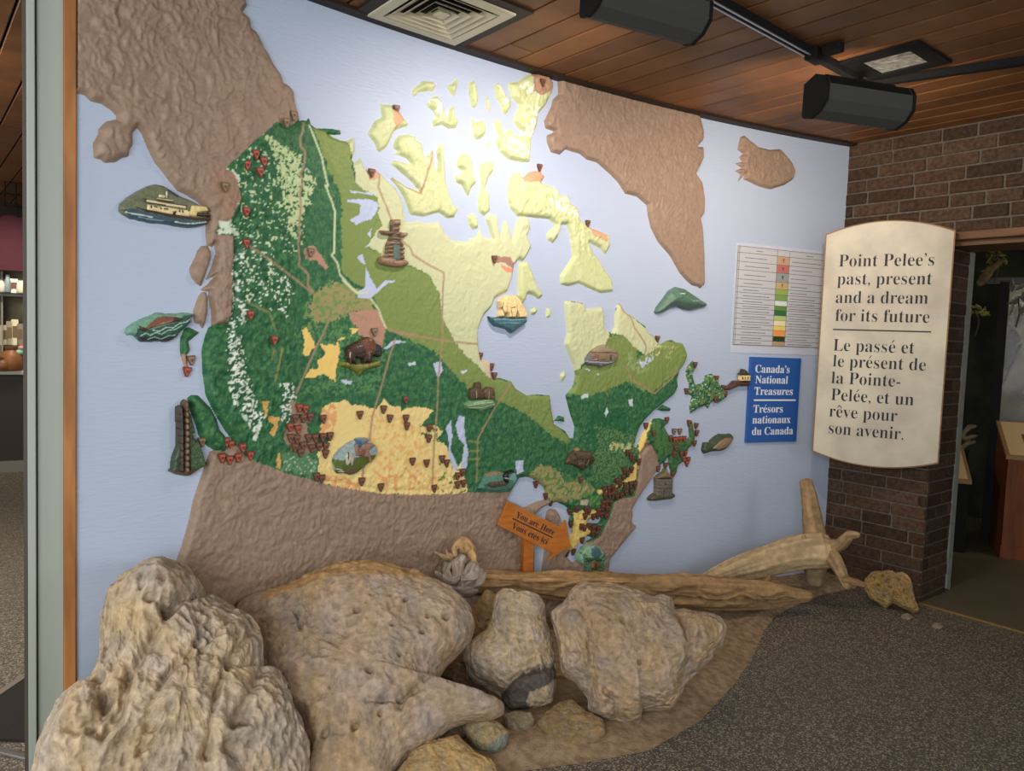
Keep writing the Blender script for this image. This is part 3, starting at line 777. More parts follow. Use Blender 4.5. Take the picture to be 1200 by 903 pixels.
def plaque(name, label, cat, base, parts, thick=.034):
    """base / parts: (part name, outline, colour, height above the previous, layers, lines)"""
    pb = SZ(base[1]); c = pb.mean(0); h_rel = max(ht_at(*q) for q in pb) * .6
    org = wall_pt(c[0], c[1], 0.0)
    root = thing(name, label, cat, tuple(org), 'small painted relief plaques fixed on the wall map')
    top = thick + h_rel
    pillow(base[0], pb, 0.0, top, .010, base[2], root, org, *(base[4:] if len(base) > 4 else ()), dome=base[3])
    hb = top * (1 - base[3])
    for pt in parts:
        pillow(pt[0], SZ(pt[1]), top - .004 + (pt[4] if len(pt) > 4 and isinstance(pt[4], float) else 0), pt[3], .005, pt[2], root, org, *[x for x in pt[4:] if not isinstance(x, float)])
    return root


WV = (196, 208, 196)
plaque('steamboat_plaque', 'grey green plaque with a cream paddle steamboat in relief', 'plaque',
       ('plaque_base', "PL 145,330 160,290 220,235 300,185 400,135 470,118 530,130 600,175 680,225 760,255 850,300 900,330 920,360 920,470 870,490 780,503 700,500 600,480 500,465 430,462 330,440 240,420 180,385 150,355", (112, 116, 88), .35,
        [("PL 155,345 240,335 400,375 600,412 800,442 925,440 925,470 780,505 430,465 240,422", (64, 88, 96)), ("PL 540,150 600,175 700,240 640,240 560,190", (64, 66, 52))],
        [("PL 190,370 260,385 330,395 420,415", WV, .004), ("PL 620,455 720,470 800,468 910,455", WV, .004), ("PL 300,410 400,432 520,445", (120, 150, 160), .004)]),
       [('hull', "PL 235,316 365,342 600,388 810,418 920,412 920,442 800,442 600,418 350,364", (78, 56, 40), .006),
        ('cabin', "PL 365,300 500,318 720,352 752,365 742,412 600,396 365,352", (230, 212, 158), .008, [("PL 592,362 622,366 622,398 592,394", (70, 50, 38))], [("PL 405,318 405,332", (60, 44, 34), .006), ("PL 430,324 455,328", (60, 44, 34), .006), ("PL 480,326 490,342", (60, 44, 34), .005), ("PL 520,340 545,346", (60, 44, 34), .006), ("PL 650,352 650,366", (60, 44, 34), .006), ("PL 680,358 680,372", (60, 44, 34), .006)]),
        ('deck', "PL 330,240 365,255 720,310 722,345 500,318 365,298 330,280", (84, 74, 58), .007, [], [("PL 370,272 700,330", (226, 212, 166), .007)]),
        ('upper_deck', "PL 450,245 600,265 612,290 440,270", (224, 210, 164), .008, [], [("PL 450,262 600,285", (80, 66, 52), .004)]),
        ('pilothouse', "PL 468,214 530,222 530,250 468,244", (226, 216, 176), .010), ('funnel', "PL 534,186 546,188 548,250 536,250", (230, 224, 200), .012),
        ('paddle_box', "PL 762,308 890,320 915,362 815,376 800,415 732,402", (226, 204, 140), .011), ('paddle_wheel', "PL 805,374 915,380 918,412 805,408", (44, 36, 30), .008, [], [("PL 810,392 915,396", (104, 84, 64), .003)])])
plaque('salmon_plaque', 'teal plaque with a brown leaping salmon over dark waves', 'plaque',
       ('plaque_base', "SA 200,370 215,330 270,290 350,250 440,215 475,195 560,205 650,205 700,197 790,203 798,225 770,255 775,285 720,340 680,370 650,410 600,445 560,458 480,450 400,458 340,455 295,420 275,395 220,395", (116, 160, 134), .3,
        [("SA 290,330 400,345 620,285 700,225 795,212 775,290 650,412 560,460 340,458 280,400", (52, 84, 72)), ("SA 300,410 650,400 600,450 330,460", (54, 56, 52))],
        [("SA 320,400 360,375 400,395 450,370 500,385 560,350 620,345 680,310", (150, 196, 170), .004), ("SA 420,350 480,360 540,325 600,330 660,290 720,280 770,240", (170, 206, 186), .004), ("SA 380,430 440,410 500,430 560,400 620,395", (140, 180, 160), .0035)]),
       [('fish_body', "SA 355,335 400,290 470,232 560,226 640,236 690,252 630,276 600,284 500,308 420,328 365,348", (128, 84, 62), .014, [("SA 600,236 695,248 690,258 630,278 590,284", (78, 58, 48)), ("SA 420,318 500,280 590,268 500,308", (176, 130, 104))]),
        ('fish_tail', "SA 296,308 330,322 372,330 378,340 345,366 312,352", (70, 54, 46), .010)])
plaque('totem_pole_plaque', 'dark plaque with two carved totem poles beside fir trees', 'plaque',
       ('plaque_base', "TO 130,765 150,740 160,650 200,540 203,380 195,300 195,200 215,190 232,210 240,220 245,160 262,135 278,150 285,260 300,250 325,260 340,330 360,420 350,470 375,490 400,570 435,660 437,720 380,760 320,800 290,812 200,795", (58, 72, 50), .25,
        [("TO 125,765 300,738 440,712 440,725 320,805 200,800", (96, 78, 52)), ("TO 280,280 360,300 360,480 300,560", (78, 96, 66), .0)], [("TO 330,440 390,400", (196, 200, 210), .004)]),
       [('totem_pole', "TO 194,200 215,188 232,208 240,400 244,765 202,770 206,400", (74, 60, 48), .016, [], [("TO 200,%d 240,%d" % (y, y + 6), (40, 32, 28), .006) for y in range(260, 760, 62)]),
        ('totem_pole', "TO 243,165 262,133 280,150 286,300 291,500 287,775 240,775 243,400", (92, 72, 52), .020, [], [("TO 243,%d 290,%d" % (y, y + 4), (48, 36, 30), .007) for y in range(230, 760, 54)] + [("TO 262,%d 268,%d" % (y, y + 14), (150, 116, 76), .007) for y in range(250, 750, 54)]),
        ('fir_tree', "TO 300,560 330,520 374,488 400,570 437,680 437,716 380,735 300,755", (60, 88, 54), .008, [("TO 300,500 440,500 440,760 300,760", (92, 112, 74), .15)])])
r_ = plaque('inukshuk_figure', 'brown stacked stone figure with outstretched arms on the cream land', 'figure',
            ('backing', "F 312,162 408,158 408,285 486,302 480,330 412,345 450,440 450,580 490,605 430,655 280,650 185,590 205,555 262,550 262,430 305,340 300,325 205,295 200,275 312,285", (92, 78, 62), .2, [("F 330,430 395,430 395,580 330,575", (92, 114, 98))]), [], .032)
so = np.array(r_.location)
for i, t in enumerate(("320,158 410,154 413,226 322,231 308,190", "325,234 405,231 402,282 320,282", "197,270 270,274 352,288 347,316 290,332 225,320 200,292", "400,288 490,299 486,332 450,352 400,346", "352,286 402,286 400,334 348,328",
                       "303,334 396,338 412,372 402,388 298,378", "286,382 372,394 352,432 268,432", "260,430 342,432 337,472 257,472", "258,472 337,474 333,514 260,514", "260,514 337,514 337,558 258,556",
                       "398,384 432,398 448,442 394,442", "388,442 458,448 453,484 388,482", "388,483 453,486 450,532 388,532", "388,532 453,532 451,584 388,584", "342,393 402,388 398,434 342,434",
                       "178,570 200,548 330,556 362,580 460,578 497,600 492,640 430,662 370,667 280,657 200,627")):
    pillow('stone', SZ("F " + t), 0.02, .030, .009, np.array((142, 114, 86)) * (1 + .12 * math.sin(i * 2.3)), r_, so, dome=.3)
plaque('bison_plaque', 'dark brown bison in relief standing on an olive grass plaque', 'plaque',
       ('grass_base', "BI 122,580 180,560 300,585 450,575 575,540 578,600 550,632 450,652 390,682 345,728 320,692 250,652 140,626", (118, 118, 52), .3, [("BI 200,530 470,500 470,590 200,600", (150, 140, 70))]),
       [('bison', "BI 186,542 205,500 204,440 228,404 330,355 400,318 440,313 482,340 502,385 550,393 570,440 566,512 540,526 482,502 466,512 466,586 440,588 420,570 376,590 370,546 292,522 296,580 312,606 276,584 252,560 252,606 226,602 221,532", (66, 44, 34), .022, -.012,
         [("BI 330,350 440,312 500,390 480,470 400,480 360,400", (108, 64, 42)), ("BI 500,385 570,395 570,520 480,500", (50, 44, 40)), ("BI 300,380 360,380 350,430 300,420", (150, 136, 120), .1), ("BI 390,340 460,330 460,360 390,370", (196, 170, 140), .2), ("BI 400,460 450,460 440,500 400,500", (140, 120, 100), .15)], [("BI 226,470 224,530", (190, 180, 160), .003), ("BI 430,470 425,540", (150, 130, 110), .003)])])
plaque('rodeo_plaque', 'oval plaque with a mounted rider and a pale calf on grass', 'plaque',
       ('plaque_base', "HO 240,450 260,380 320,310 400,250 480,215 490,195 610,190 660,240 700,270 722,320 715,370 680,430 600,490 540,540 490,580 430,600 370,580 285,585 250,530", (148, 166, 164), .3,
        [("HO 235,415 330,432 450,402 560,382 730,372 600,492 490,582 430,602 280,590", (92, 108, 50)), ("HO 250,545 420,522 580,500 430,605 280,590", (108, 88, 62))], [("HO 270,520 330,535", (210, 210, 200), .004), ("HO 300,548 350,552", (220, 220, 210), .004)]),
       [('horse', "HO 458,262 520,240 620,248 668,262 672,278 630,290 606,330 640,440 620,455 590,400 560,395 470,382 455,330", (152, 116, 94), .010, [("HO 480,300 560,300 560,380 480,380", (120, 70, 52), .0)]), ('rider', "HO 474,214 512,204 560,200 600,210 590,240 530,270 505,310 474,300", (112, 122, 134), .012, [("HO 470,215 515,215 515,305 470,305", (66, 98, 130))]),
        ('calf', "HO 350,385 380,338 420,350 450,405 430,500 405,450 380,490 360,470", (188, 182, 162), .010, [], [("HO 385,350 380,410", (60, 56, 54), .006)])])
plaque('polar_bear_plaque', 'cream polar bear standing above teal water in relief', 'plaque',
       ('water_base', "I 163,678 200,690 300,682 400,690 495,688 497,735 440,775 365,832 320,792 220,766 180,722", (68, 104, 112), .3, [], [("I 200,710 280,705 360,715 480,702", (120, 160, 164), .004), ("I 240,740 340,735 440,740", (110, 150, 156), .004)]),
       [('bear', "I 250,545 310,500 390,498 436,545 442,570 482,640 488,692 420,690 400,640 385,690 330,690 320,650 290,650 285,685 248,682 262,620", (246, 214, 150), .020, -.01, [], [("I 270,560 265,610 280,650", (110, 80, 50), .004), ("I 300,560 308,640", (190, 150, 90), .003), ("I 335,600 350,680", (150, 116, 70), .004), ("I 345,605 375,600", (120, 90, 56), .004), ("I 390,590 400,660", (180, 140, 84), .003)])])
plaque('moose_plaque', 'brown antlered animals wading on a small pale green plaque', 'plaque',
       ('water_base', "MO 60,242 95,210 250,198 276,245 260,266 165,299 150,286 70,277", (104, 140, 98), .3, [], [("MO 80,250 160,235 260,225", (176, 198, 150), .004), ("MO 85,265 170,262 255,240", (170, 194, 150), .004), ("MO 110,235 230,212", (184, 204, 160), .003)]),
       [('moose', "MO 92,176 100,140 125,132 132,100 165,98 168,140 188,160 188,205 96,208", (86, 66, 46), .014, -.008, [], [("MO 128,150 132,200", (196, 180, 140), .003)]), ('moose', "MO 176,158 210,128 245,132 256,165 256,212 200,208 180,190", (98, 76, 52), .014, -.008, [], [("MO 215,155 212,205", (186, 170, 130), .003)])])
plaque('loon_plaque', 'teal oval plaque with a loon near the bottom border', 'plaque',
       ('plaque_base', "MO 140,800 165,770 200,700 270,675 330,688 370,676 405,695 416,735 390,785 340,822 220,828", (80, 130, 108), .3, [("MO 190,700 300,680 310,700 210,715", (146, 120, 84)), ("MO 370,680 410,700 400,760 350,730", (120, 166, 160))], [("MO 150,795 260,812 360,795", (56, 92, 84), .005)]),
       [('loon_body', "MO 182,772 230,750 300,742 338,752 330,772 240,788", (92, 76, 58), .014, [("MO 190,762 330,748 330,758 200,775", (60, 48, 40), .0)]), ('loon_head', "MO 306,708 325,690 375,676 378,690 338,702 342,760 312,752", (34, 36, 36), .016, [], [("MO 312,722 338,726", (200, 206, 200), .004)])])
plaque('hillside_animal_plaque', 'dark brown pointed plaque with an animal above the bottom green land', 'plaque',
       ('plaque_base', "BE 185,570 200,430 280,300 400,230 470,150 520,170 600,230 750,260 850,350 900,430 860,530 740,600 600,725 540,690 440,630 330,580", (80, 64, 44), .35, [("BE 220,440 420,430 430,560 230,560", (96, 90, 60), .0), ("BE 440,440 600,440 600,560 460,560", (120, 114, 96), .0), ("BE 380,230 480,150 560,220 430,240", (150, 122, 78))]),
       [('animal', "BE 375,275 440,250 740,262 775,330 770,380 735,400 700,480 660,600 628,590 680,430 560,440 440,425 400,385", (96, 76, 58), .012)])
plaque('dwelling_plaque', 'rounded grey and tan plaque with a long dwelling scene on cream land', 'plaque',
       ('plaque_base', "LO 145,560 160,480 260,330 440,200 600,150 760,240 905,330 935,420 895,560 700,650 500,715 430,680 200,660", (104, 106, 110), .25, [("LO 260,340 440,200 600,150 760,240 910,350 600,345", (152, 142, 110)), ("LO 250,350 910,360 880,545 260,545", (140, 118, 94))], [("LO 270,350 600,345 900,362", (104, 76, 58), .006), ("LO 160,560 320,572 640,590 890,560", (196, 188, 180), .005)]),
       [('figure', "LO 270,420 330,390 430,400 430,520 380,540 280,540", (134, 96, 86), .006, [], [("LO 300,520 380,510", (206, 186, 140), .005)]), ('figure', "LO 470,410 590,410 600,530 460,530", (140, 116, 66), .006), ('figure', "LO 680,440 700,400 740,400 720,440 740,530 690,530", (84, 68, 54), .006)])
plaque('blockhouse_plaque', 'grey stone blockhouse in relief below the eastern shields', 'plaque',
       ('ground', "BL 245,702 300,640 370,590 720,565 805,600 802,662 720,712 400,752 280,752", (84, 80, 58), .3),
       [('tower', "BL 396,270 748,264 738,440 728,585 720,650 385,650 398,460", (114, 106, 94), .026, -.02, [("BL 552,355 590,355 590,396 552,396", (36, 34, 32))], [("BL 400,330 740,325", (92, 84, 74), .004), ("BL 400,400 740,395", (92, 84, 74), .004), ("BL 396,470 735,468", (84, 76, 68), .006), ("BL 396,540 730,535", (92, 84, 74), .004), ("BL 545,500 525,640", (56, 52, 48), .005), ("BL 660,480 650,640", (92, 84, 74), .004)]),
        ('roof', "BL 385,268 480,190 570,120 585,70 610,70 625,135 690,180 758,258", (122, 110, 78), .030, -.02)])
plaque('whale_plaque', 'smooth grey green whale shape on the blue sea', 'plaque',
       ('whale', "WH 162,272 180,235 230,170 260,125 310,96 370,110 430,150 490,190 527,215 520,236 470,247 420,262 370,256 320,236 270,246 210,281 172,286", (92, 124, 106), .75, [("WH 280,190 420,215 525,225 470,250 420,262 370,256 320,236 200,275 230,230", (82, 104, 92))], [("WH 315,145 350,145", (214, 220, 210), .005), ("WH 400,195 480,192", (150, 176, 160), .004)]), [], .05)
plaque('shell_plaque', 'dark green tapered plaque with a tan hollow, below the largest blue bay coast', 'plaque',
       ('plaque_base', "SH 165,610 205,415 370,405 390,350 520,240 620,185 780,190 920,175 980,260 940,380 780,580 640,640 400,650 220,712", (70, 80, 54), .4), [('hollow', "SH 380,560 480,450 600,340 720,280 880,268 902,350 750,520 560,592", (150, 120, 92), .006, [], [("SH 400,550 640,350", (184, 160, 130), .003), ("SH 560,560 760,420", (120, 92, 70), .003)])])
bpy.data.objects['shell_plaque']['label'] = 'dark green tapered plaque with a tan hollow on the sea left of the blue sign'
plaque('lighthouse_plaque', 'tiny cream lighthouse on a dark red rock touching the blue sign', 'plaque',
       ('rock', "LI 118,652 130,590 200,590 270,540 330,470 430,462 662,478 655,572 560,588 420,582 340,622 230,675", (88, 60, 46), .4),
       [('house', "LI 438,342 638,342 632,474 440,474", (228, 208, 144), .016, -.005, [], [("LI %d,380 %d,430" % (x, x), (70, 58, 44), .006) for x in (455, 500, 560, 620)] + [("LI 440,470 632,470", (120, 50, 40), .005)]), ('roof', "LI 405,338 470,290 475,250 500,215 552,255 562,290 642,338", (62, 56, 46), .020, -.005)])
plaque('woodland_plaque', 'pale green oval plaque with a leafy tree above the fallen log', 'plaque',
       ('plaque_base', "TR 190,480 210,400 270,300 350,190 470,140 580,125 690,170 760,260 840,380 860,500 830,640 760,760 640,790 440,795 370,760 310,640 220,570", (140, 182, 148), .3, [("TR 250,320 340,340 420,520 380,740 300,600", (56, 92, 44), -.05), ("TR 660,400 800,330 830,420 740,760 640,760", (52, 92, 56), -.05), ("TR 380,600 700,680 700,800 380,800", (70, 110, 70), -.1)]),
       [('hilltop', "TR 445,390 468,220 560,155 645,205 705,335 620,425", (84, 114, 118), .006), ('trunk', "TR 420,545 540,480 660,495 690,640 545,715 440,660", (124, 92, 62), .008, [("TR 520,540 570,540 570,690 530,690", (90, 56, 38)), ("TR 430,560 500,560 480,640 440,640", (160, 120, 84)), ("TR 600,560 660,560 660,640 600,640", (84, 104, 60))]), ('leaves', "TR 330,420 560,400 700,430 680,500 560,520 520,470 420,530 340,500", (58, 92, 56), .010)])

# ================================================================== SHIELD MARKERS
m_mk = mat('marker_paint', attr=True, rough=0.45, spec=0.35)


def shield_poly(k):
    return [(-.016 * k, .021 * k), (.016 * k, .021 * k), (.0165 * k, .009 * k), (.0095 * k, -.008 * k), (.0032 * k, -.022 * k), (-.0032 * k, -.022 * k), (-.0095 * k, -.008 * k), (-.0165 * k, .009 * k)]


MK = {}
for nm, c0, c1, c2 in (('brown', (104, 70, 54), (138, 92, 70), (92, 60, 46)), ('red', (120, 64, 48), (186, 96, 68), (118, 54, 44)), ('tan', (112, 92, 70), (160, 130, 102), (104, 82, 64)), ('dark', (94, 60, 46), (122, 78, 60), (78, 50, 40))):
    b = MB(); b.cur = lin(c0); b.prism(shield_poly(.86), (0, 0, 0), EX, EZ, -EY, -.010, .004)
    i_ = MB(); i_.cur = lin(c1); i_.prism(shield_poly(.60), (0, 0, 0), EX, EZ, -EY, .003, .0065); i_.cur = lin(c2)
    i_.prism([(-.006, .006), (.006, .006), (.004, -.002), (0, -.006), (-.004, -.002)], (0, 0, 0), EX, EZ, -EY, .006, .0085)
    MK[nm] = (b, i_)
MKME = {}
ORD = 'first second third fourth fifth sixth seventh eighth ninth tenth eleventh twelfth thirteenth fourteenth fifteenth sixteenth'.split()
MARKERS = [
    ('red', 'on the dark green northwest mountains', "E 288,310 243,370 333,352 311,412 228,645 235,828 N 256,445 398,592"),
    ('tan', 'on the brown land at upper left', "E 105,500 468,125 513,82"),
    ('tan', 'on the pink patches of the green interior', "N 615,80 990,545"),
    ('brown', 'on the cream arctic land', "E 1133,38 975,415 B 703,293 703,588 872,785 I 213,180"),
    ('tan', 'on the small green west coast islands', "D 677,367 715,655"), ('red', 'at the foot of the small west coast island', "D 662,407"),
    ('red', 'along the top of the bottom brown land', "D 797,655 817,665 848,672 875,700 775,708 802,715 829,706"),
    ('red', 'among the brown shields left of the yellow land', "P 148,88 185,95 92,200 140,213"),
    ('brown', 'on the greyish strip left of the yellow land', "P 123,150 172,150 213,142 95,265 133,270 120,320 172,310 155,350 203,265 243,265"),
    ('brown', 'at the left edge of the yellow land', "P 290,155 287,260 330,255 222,325 265,315 305,315 302,358 280,503 245,490"),
    ('brown', 'across the upper yellow land', "P 505,130 643,97 773,42 680,150 773,150 780,195 912,205 908,268"),
    ('brown', 'across the lower yellow land', "P 812,402 895,412 985,387 1012,412 940,560 625,552 510,518"),
    ('brown', 'at the lower right end of the yellow land', "P 1105,465 1075,487 1073,538 1108,530"),
    ('brown', 'by the shore of the big bay', "M 492,352 533,390 543,422"),
    ('brown', 'on the northern tip of the eastern green land', "J 597,258"),
    ('brown', 'around the ragged island left of the blue sign', "J 785,395 750,535 908,468 945,518 950,550 895,578"),
    ('brown', 'at the top of the eastern peninsula', "K 860,75 712,115 750,165 870,200"), ('brown', 'on the easternmost green strip', "K 1015,95 1065,115 1070,165 1040,235"),
    ('tan', 'in a pair on the yellow islet', "K 910,155 950,155"), ('red', 'in a row below the yellow islet', "K 905,214 930,212 955,210 982,207"),
    ('brown', 'on the lower eastern peninsula', "K 905,265 895,310 945,310 850,395 900,455 785,415"), ('red', 'at the lower right of the eastern peninsula', "K 990,305 970,345 1010,355 1000,380"),
    ('dark', 'at the upper end of the long shield row', "K 645,365 605,345 588,322 565,300 595,420 545,425 570,450 537,475 495,500"),
    ('dark', 'in the middle of the long shield row', "K 515,525 550,530 590,525 620,525 595,575 555,580 525,600 495,612"),
    ('dark', 'left of the middle of the long shield row', "K 405,600 403,560 435,555 465,545 440,600 465,590 484,572"),
    ('dark', 'below the middle of the long shield row', "K 395,655 418,650 445,650 388,685 418,690 430,706 415,745"),
    ('dark', 'at the lower end of the long shield row', "K 360,708 355,742 385,735 325,750 270,695 293,712 262,745"),
    ('dark', 'on the yellow tongue right of the arrow sign', "K 240,820 262,828 300,820 330,828 360,835 320,860 347,868 185,810"),
    ('dark', 'in the lakes above the arrow sign', "K 205,695 175,720 37,655 8,612 Q 523,60"), ('dark', 'above the woodland plaque', "Q 910,545 795,665 853,655"),
    ('brown', 'under the dark brown pointed plaque', "K 238,490"),
]
for colr, place, txt in MARKERS:
    pts = sorted(P(txt)); nn = len(pts)
    for i, (x, y) in enumerate(pts):
        s_, z_ = px2sz(x, y, .02); t_, n_ = wall_frame(s_); hh = ht_at(s_, z_)
        cname = 'brown' if colr == 'dark' else colr
        lab = 'small %s shield marker %s' % ({'dark': 'dark', 'tan': 'pale brown'}.get(colr, colr), place)
        if nn > 1: lab += ', ' + ('leftmost' if i == 0 else 'rightmost' if i == nn - 1 else ORD[i] + ' from left')
        o = bpy.data.objects.new('shield_marker', MKME.get((colr, 0)))
        if colr not in MKME:
            bo = MK[colr][0].build('shield_marker', m_mk); bpy.data.objects.remove(o); o = bo
            io = MK[colr][1].build('emblem', m_mk, o); MKME[colr] = o; MKME[colr, 0] = o.data; MKME[colr, 1] = io.data
        else:
            COL.objects.link(o); io = bpy.data.objects.new('emblem', MKME[colr, 1]); COL.objects.link(io); io.parent = o
        loc = wall_pt(s_, z_, hh + .008)
        o.location = tuple(loc); o.rotation_euler = (0, RNG.normal() * .06, math.atan2(t_[1], t_[0]))
        tag(o, lab, 'marker', 'shield markers on the wall map')

# ================================================================== SIGNS
m_txtd = mat('dark_lettering', (44, 46, 52), rough=0.6)
m_txtw = mat('white_lettering', (232, 234, 236), rough=0.5)


def plane_uv(px, py, P0, n, ax):
    q = at_plane(px, py, P0, n) - P0; return np.array([q @ ax, q[2]])


def lines_on(plist, P0, ax, n, m, root, cap_px, hn, off, org):
    for body, key, (xa, ya), (xb, yb) in plist:
        x0, y0, s = CROPS[key]; a = plane_uv(x0 + xa / s, y0 + ya / s, P0, n, ax); b = plane_uv(x0 + xb / s, y0 + yb / s, P0, n, ax)
        dist = np.linalg.norm(P0[:2]); cap = cap_px / F * dist
        o3 = P0 + ax * a[0] + EZ * ((a[1] + b[1]) / 2) + n * hn
        text_mesh('lettering', body, o3, ax, EZ, n, b[0] - a[0], cap, m, root, off=off, origin=org)


def rule_on(key, p, q, th, P0, ax, n, hn, m, root, org):
    x0, y0, s = CROPS[key]; a = plane_uv(x0 + p[0] / s, y0 + p[1] / s, P0, n, ax); b = plane_uv(x0 + q[0] / s, y0 + q[1] / s, P0, n, ax)
    zc = (a[1] + b[1]) / 2; mb = MB(); mb.box(P0 + EZ * zc - org, ax, EZ, n, a[0], b[0], -th / 2, th / 2, hn, hn + .001); mb.build('rule_line', m, root)


# tall title panel standing off the brick pier
ang = math.radians(-28.2); AXP = np.array([math.cos(ang), math.sin(ang), 0]); NP = np.array([math.sin(ang), -math.cos(ang), 0])
PP = at_d(1109, 400, math.hypot(2.555, 4.262)); PP[2] = 0
cs = [plane_uv(x, y, PP, NP, AXP) for x, y in ((966, 276), (1119, 268), (1101, 544), (953, 528))]
uL = (cs[0][0] + cs[3][0]) / 2; uR = (cs[1][0] + cs[2][0]) / 2; zt = (cs[0][1] + cs[1][1]) / 2; zb = (cs[2][1] + cs[3][1]) / 2
ztm = plane_uv(1040, 258, PP, NP, AXP)[1]; zbm = plane_uv(1040, 549, PP, NP, AXP)[1]


def barrel(ins):
    o = []; N_ = 18
    for i in range(N_ + 1):
        t = i / N_; o.append((uL + ins + (uR - uL - 2 * ins) * t, zt - ins + (ztm - zt) * (1 - (2 * t - 1) ** 2)))
    for i in range(N_ + 1):
        t = 1 - i / N_; o.append((uL + ins + (uR - uL - 2 * ins) * t, zb + ins + (zbm - zb) * (1 - (2 * t - 1) ** 2)))
    return o


org = PP + AXP * (uL + uR) / 2 + EZ * (zt + zb) / 2
rt_ = thing('title_panel', 'tall cream panel with bowed ends reading Point Pelee\'s past, present', 'sign', tuple(org))
mb = MB(); mb.prism(barrel(0), PP - org, AXP, EZ, NP, -.045, 0.0); mb.build('wooden_edge', mat('oak_edge', (150, 104, 58), rough=.5, var=.3, vscale=6, stretch=(1, 1, 6)), rt_)
mb = MB(); mb.prism(barrel(.007), PP - org, AXP, EZ, NP, -.01, .003); rt_f = mb.build('panel_face', mat('mottled_cream_laminate', (206, 196, 172), rough=.45, spec=.3, col2=(182, 172, 152), vscale=5., detail=8.), rt_)
lines_on([("Point Pelee's", 'V', (258, 378), (930, 366)), ("past, present", 'V', (247, 500), (914, 503)), ("and a dream", 'V', (236, 633), (887, 636)), ("for its future", 'V', (232, 762), (896, 768)),
          ("Le passé et", 'X', (205, 65), (740, 75)), ("le présent de", 'X', (202, 166), (815, 192)), ("la Pointe-", 'X', (192, 276), (647, 300)), ("Pelée, et un", 'X', (190, 389), (736, 420)), ("rêve pour", 'X', (178, 496), (627, 528)), ("son avenir.", 'X', (175, 608), (668, 648))],
         PP, AXP, NP, m_txtd, rt_f, 13.0, .0035, -.009, org)
rule_on('V', (218, 820), (910, 833), .008, PP, AXP, NP, .0035, m_txtd, rt_f, org)
mb = MB()
for zc in (zb + .25, zt - .25):
    q = PP + AXP * (uR - .14) + EZ * zc; L = ((PC - q) @ NB) / ((-NP) @ NB)
    mb.box(q - org, AXP, EZ, -NP, -.03, .03, -.05, .05, .03, abs(L) + .0)
mb.build('wall_bracket', mat('black_metal', (22, 22, 22), rough=.5), rt_)


def wall_sign_frame(txt, h):
    p = SZ(txt, h); sc = p[:, 0].mean(); t_, n_ = wall_frame(sc); return wall_pt(sc, 0.0, h), t_, n_


# blue sign
P0, t_, n_ = wall_sign_frame("R 240,353 416,360 402,650 223,657", .018)
c = [plane_uv(*q, P0, n_, t_) for q in P("R 240,353 416,360 402,650 223,657")]
u0_, u1_ = (c[0][0] + c[3][0]) / 2, (c[1][0] + c[2][0]) / 2; z1_, z0_ = (c[0][1] + c[1][1]) / 2, (c[2][1] + c[3][1]) / 2
org = P0 + EZ * (z0_ + z1_) / 2
rb = thing('blue_wall_sign', "small blue sign reading Canada's National Treasures under the legend board", 'sign', tuple(org))
mb = MB(); mb.box(P0 - org, t_, EZ, n_, u0_, u1_, z0_, z1_, -.024, 0, bev=.002); rb_f = mb.build('sign_board', mat('blue_sign_paint', (44, 92, 164), rough=.45), rb)
lines_on([("Canada's", 'R', (255, 409), (375, 411)), ("National", 'R', (255, 446), (369, 449)), ("Treasures", 'R', (252, 486), (386, 489)), ("Trésors", 'R', (248, 548), (351, 551)), ("nationaux", 'R', (245, 586), (378, 588)), ("du Canada", 'R', (243, 627), (387, 627))], P0, t_, n_, m_txtw, rb_f, 8.6, .0005, -.002, org)
rule_on('R', (250, 508), (397, 504), .010, P0, t_, n_, .0005, m_txtw, rb_f, org)

# legend board: clear acrylic sheet with a printed table
P0, t_, n_ = wall_sign_frame("Z 864,288 972,300 964,412 858,416", .011)
gl = lambda x, y: plane_uv(855 + x / 7.23, 285 + y / 7.23, P0, n_, t_)
uA = gl(72, 30)[0]; uB = gl(820, 120)[0]; zA = gl(90, 22)[1]; zB = gl(40, 855)[1]; zC = gl(30, 925)[1]
org = P0 + EZ * (zA + zB) / 2
rl = thing('legend_board', 'clear board with a printed map legend table, partly behind the tall cream panel', 'board', tuple(org))
m_acr = mat('clear_acrylic', (246, 248, 252), rough=.15, spec=.4, alpha=.3)
mb = MB(); mb.box(P0 - org, t_, EZ, n_, uA - .012, uB + .02, zC, zA + .02, -.004, 0.0, bev=.001); mb.build('acrylic_sheet', m_acr, rl)
m_pap = mat('legend_print', (196, 196, 198), rough=.6)
mb = MB(); mb.box(P0 - org, t_, EZ, n_, uA, uB, zB, zA, .0002, .0012); rl_t = mb.build('printed_table', m_pap, rl)
rows = [22, 75, 150, 220, 298, 360, 410, 460, 505, 545, 590, 632, 680, 720, 772, 815, 855]
vv = [zA + (zB - zA) * (r - 22) / 833 for r in rows]; Lw = uB - uA
mb = MB()
for v_ in vv: mb.box(P0 - org, t_, EZ, n_, uA, uB, v_ - .0012, v_ + .0012, .0013, .0017)
for u_ in (uA, uA + .012, uA + .43 * Lw, uA + .57 * Lw): mb.box(P0 - org, t_, EZ, n_, u_, u_ + .0022, zB, zA, .0013, .0017)
mb.build('ruled_line', m_txtd, rl_t)
mb = MB(); rj = random.Random(8)
for r in range(len(rows) - 1):
    zc = (vv[r] + vv[r + 1]) / 2 - .002
    for a, b in (((.08, .40) if r else (.2, .3)), ((.60, .92) if r else (.76, .88))):
        u_ = uA + a * Lw; ue = u_ + (b - a) * Lw * (.5 + .5 * rj.random())
        while u_ < ue:
            w_ = .006 + .012 * rj.random(); mb.box(P0 - org, t_, EZ, n_, u_, u_ + w_, zc - .0022, zc + .0022, .0013, .0016); u_ += w_ + .003
mb.build('small_print', mat('grey_print', (96, 92, 92), rough=.7), rl_t)
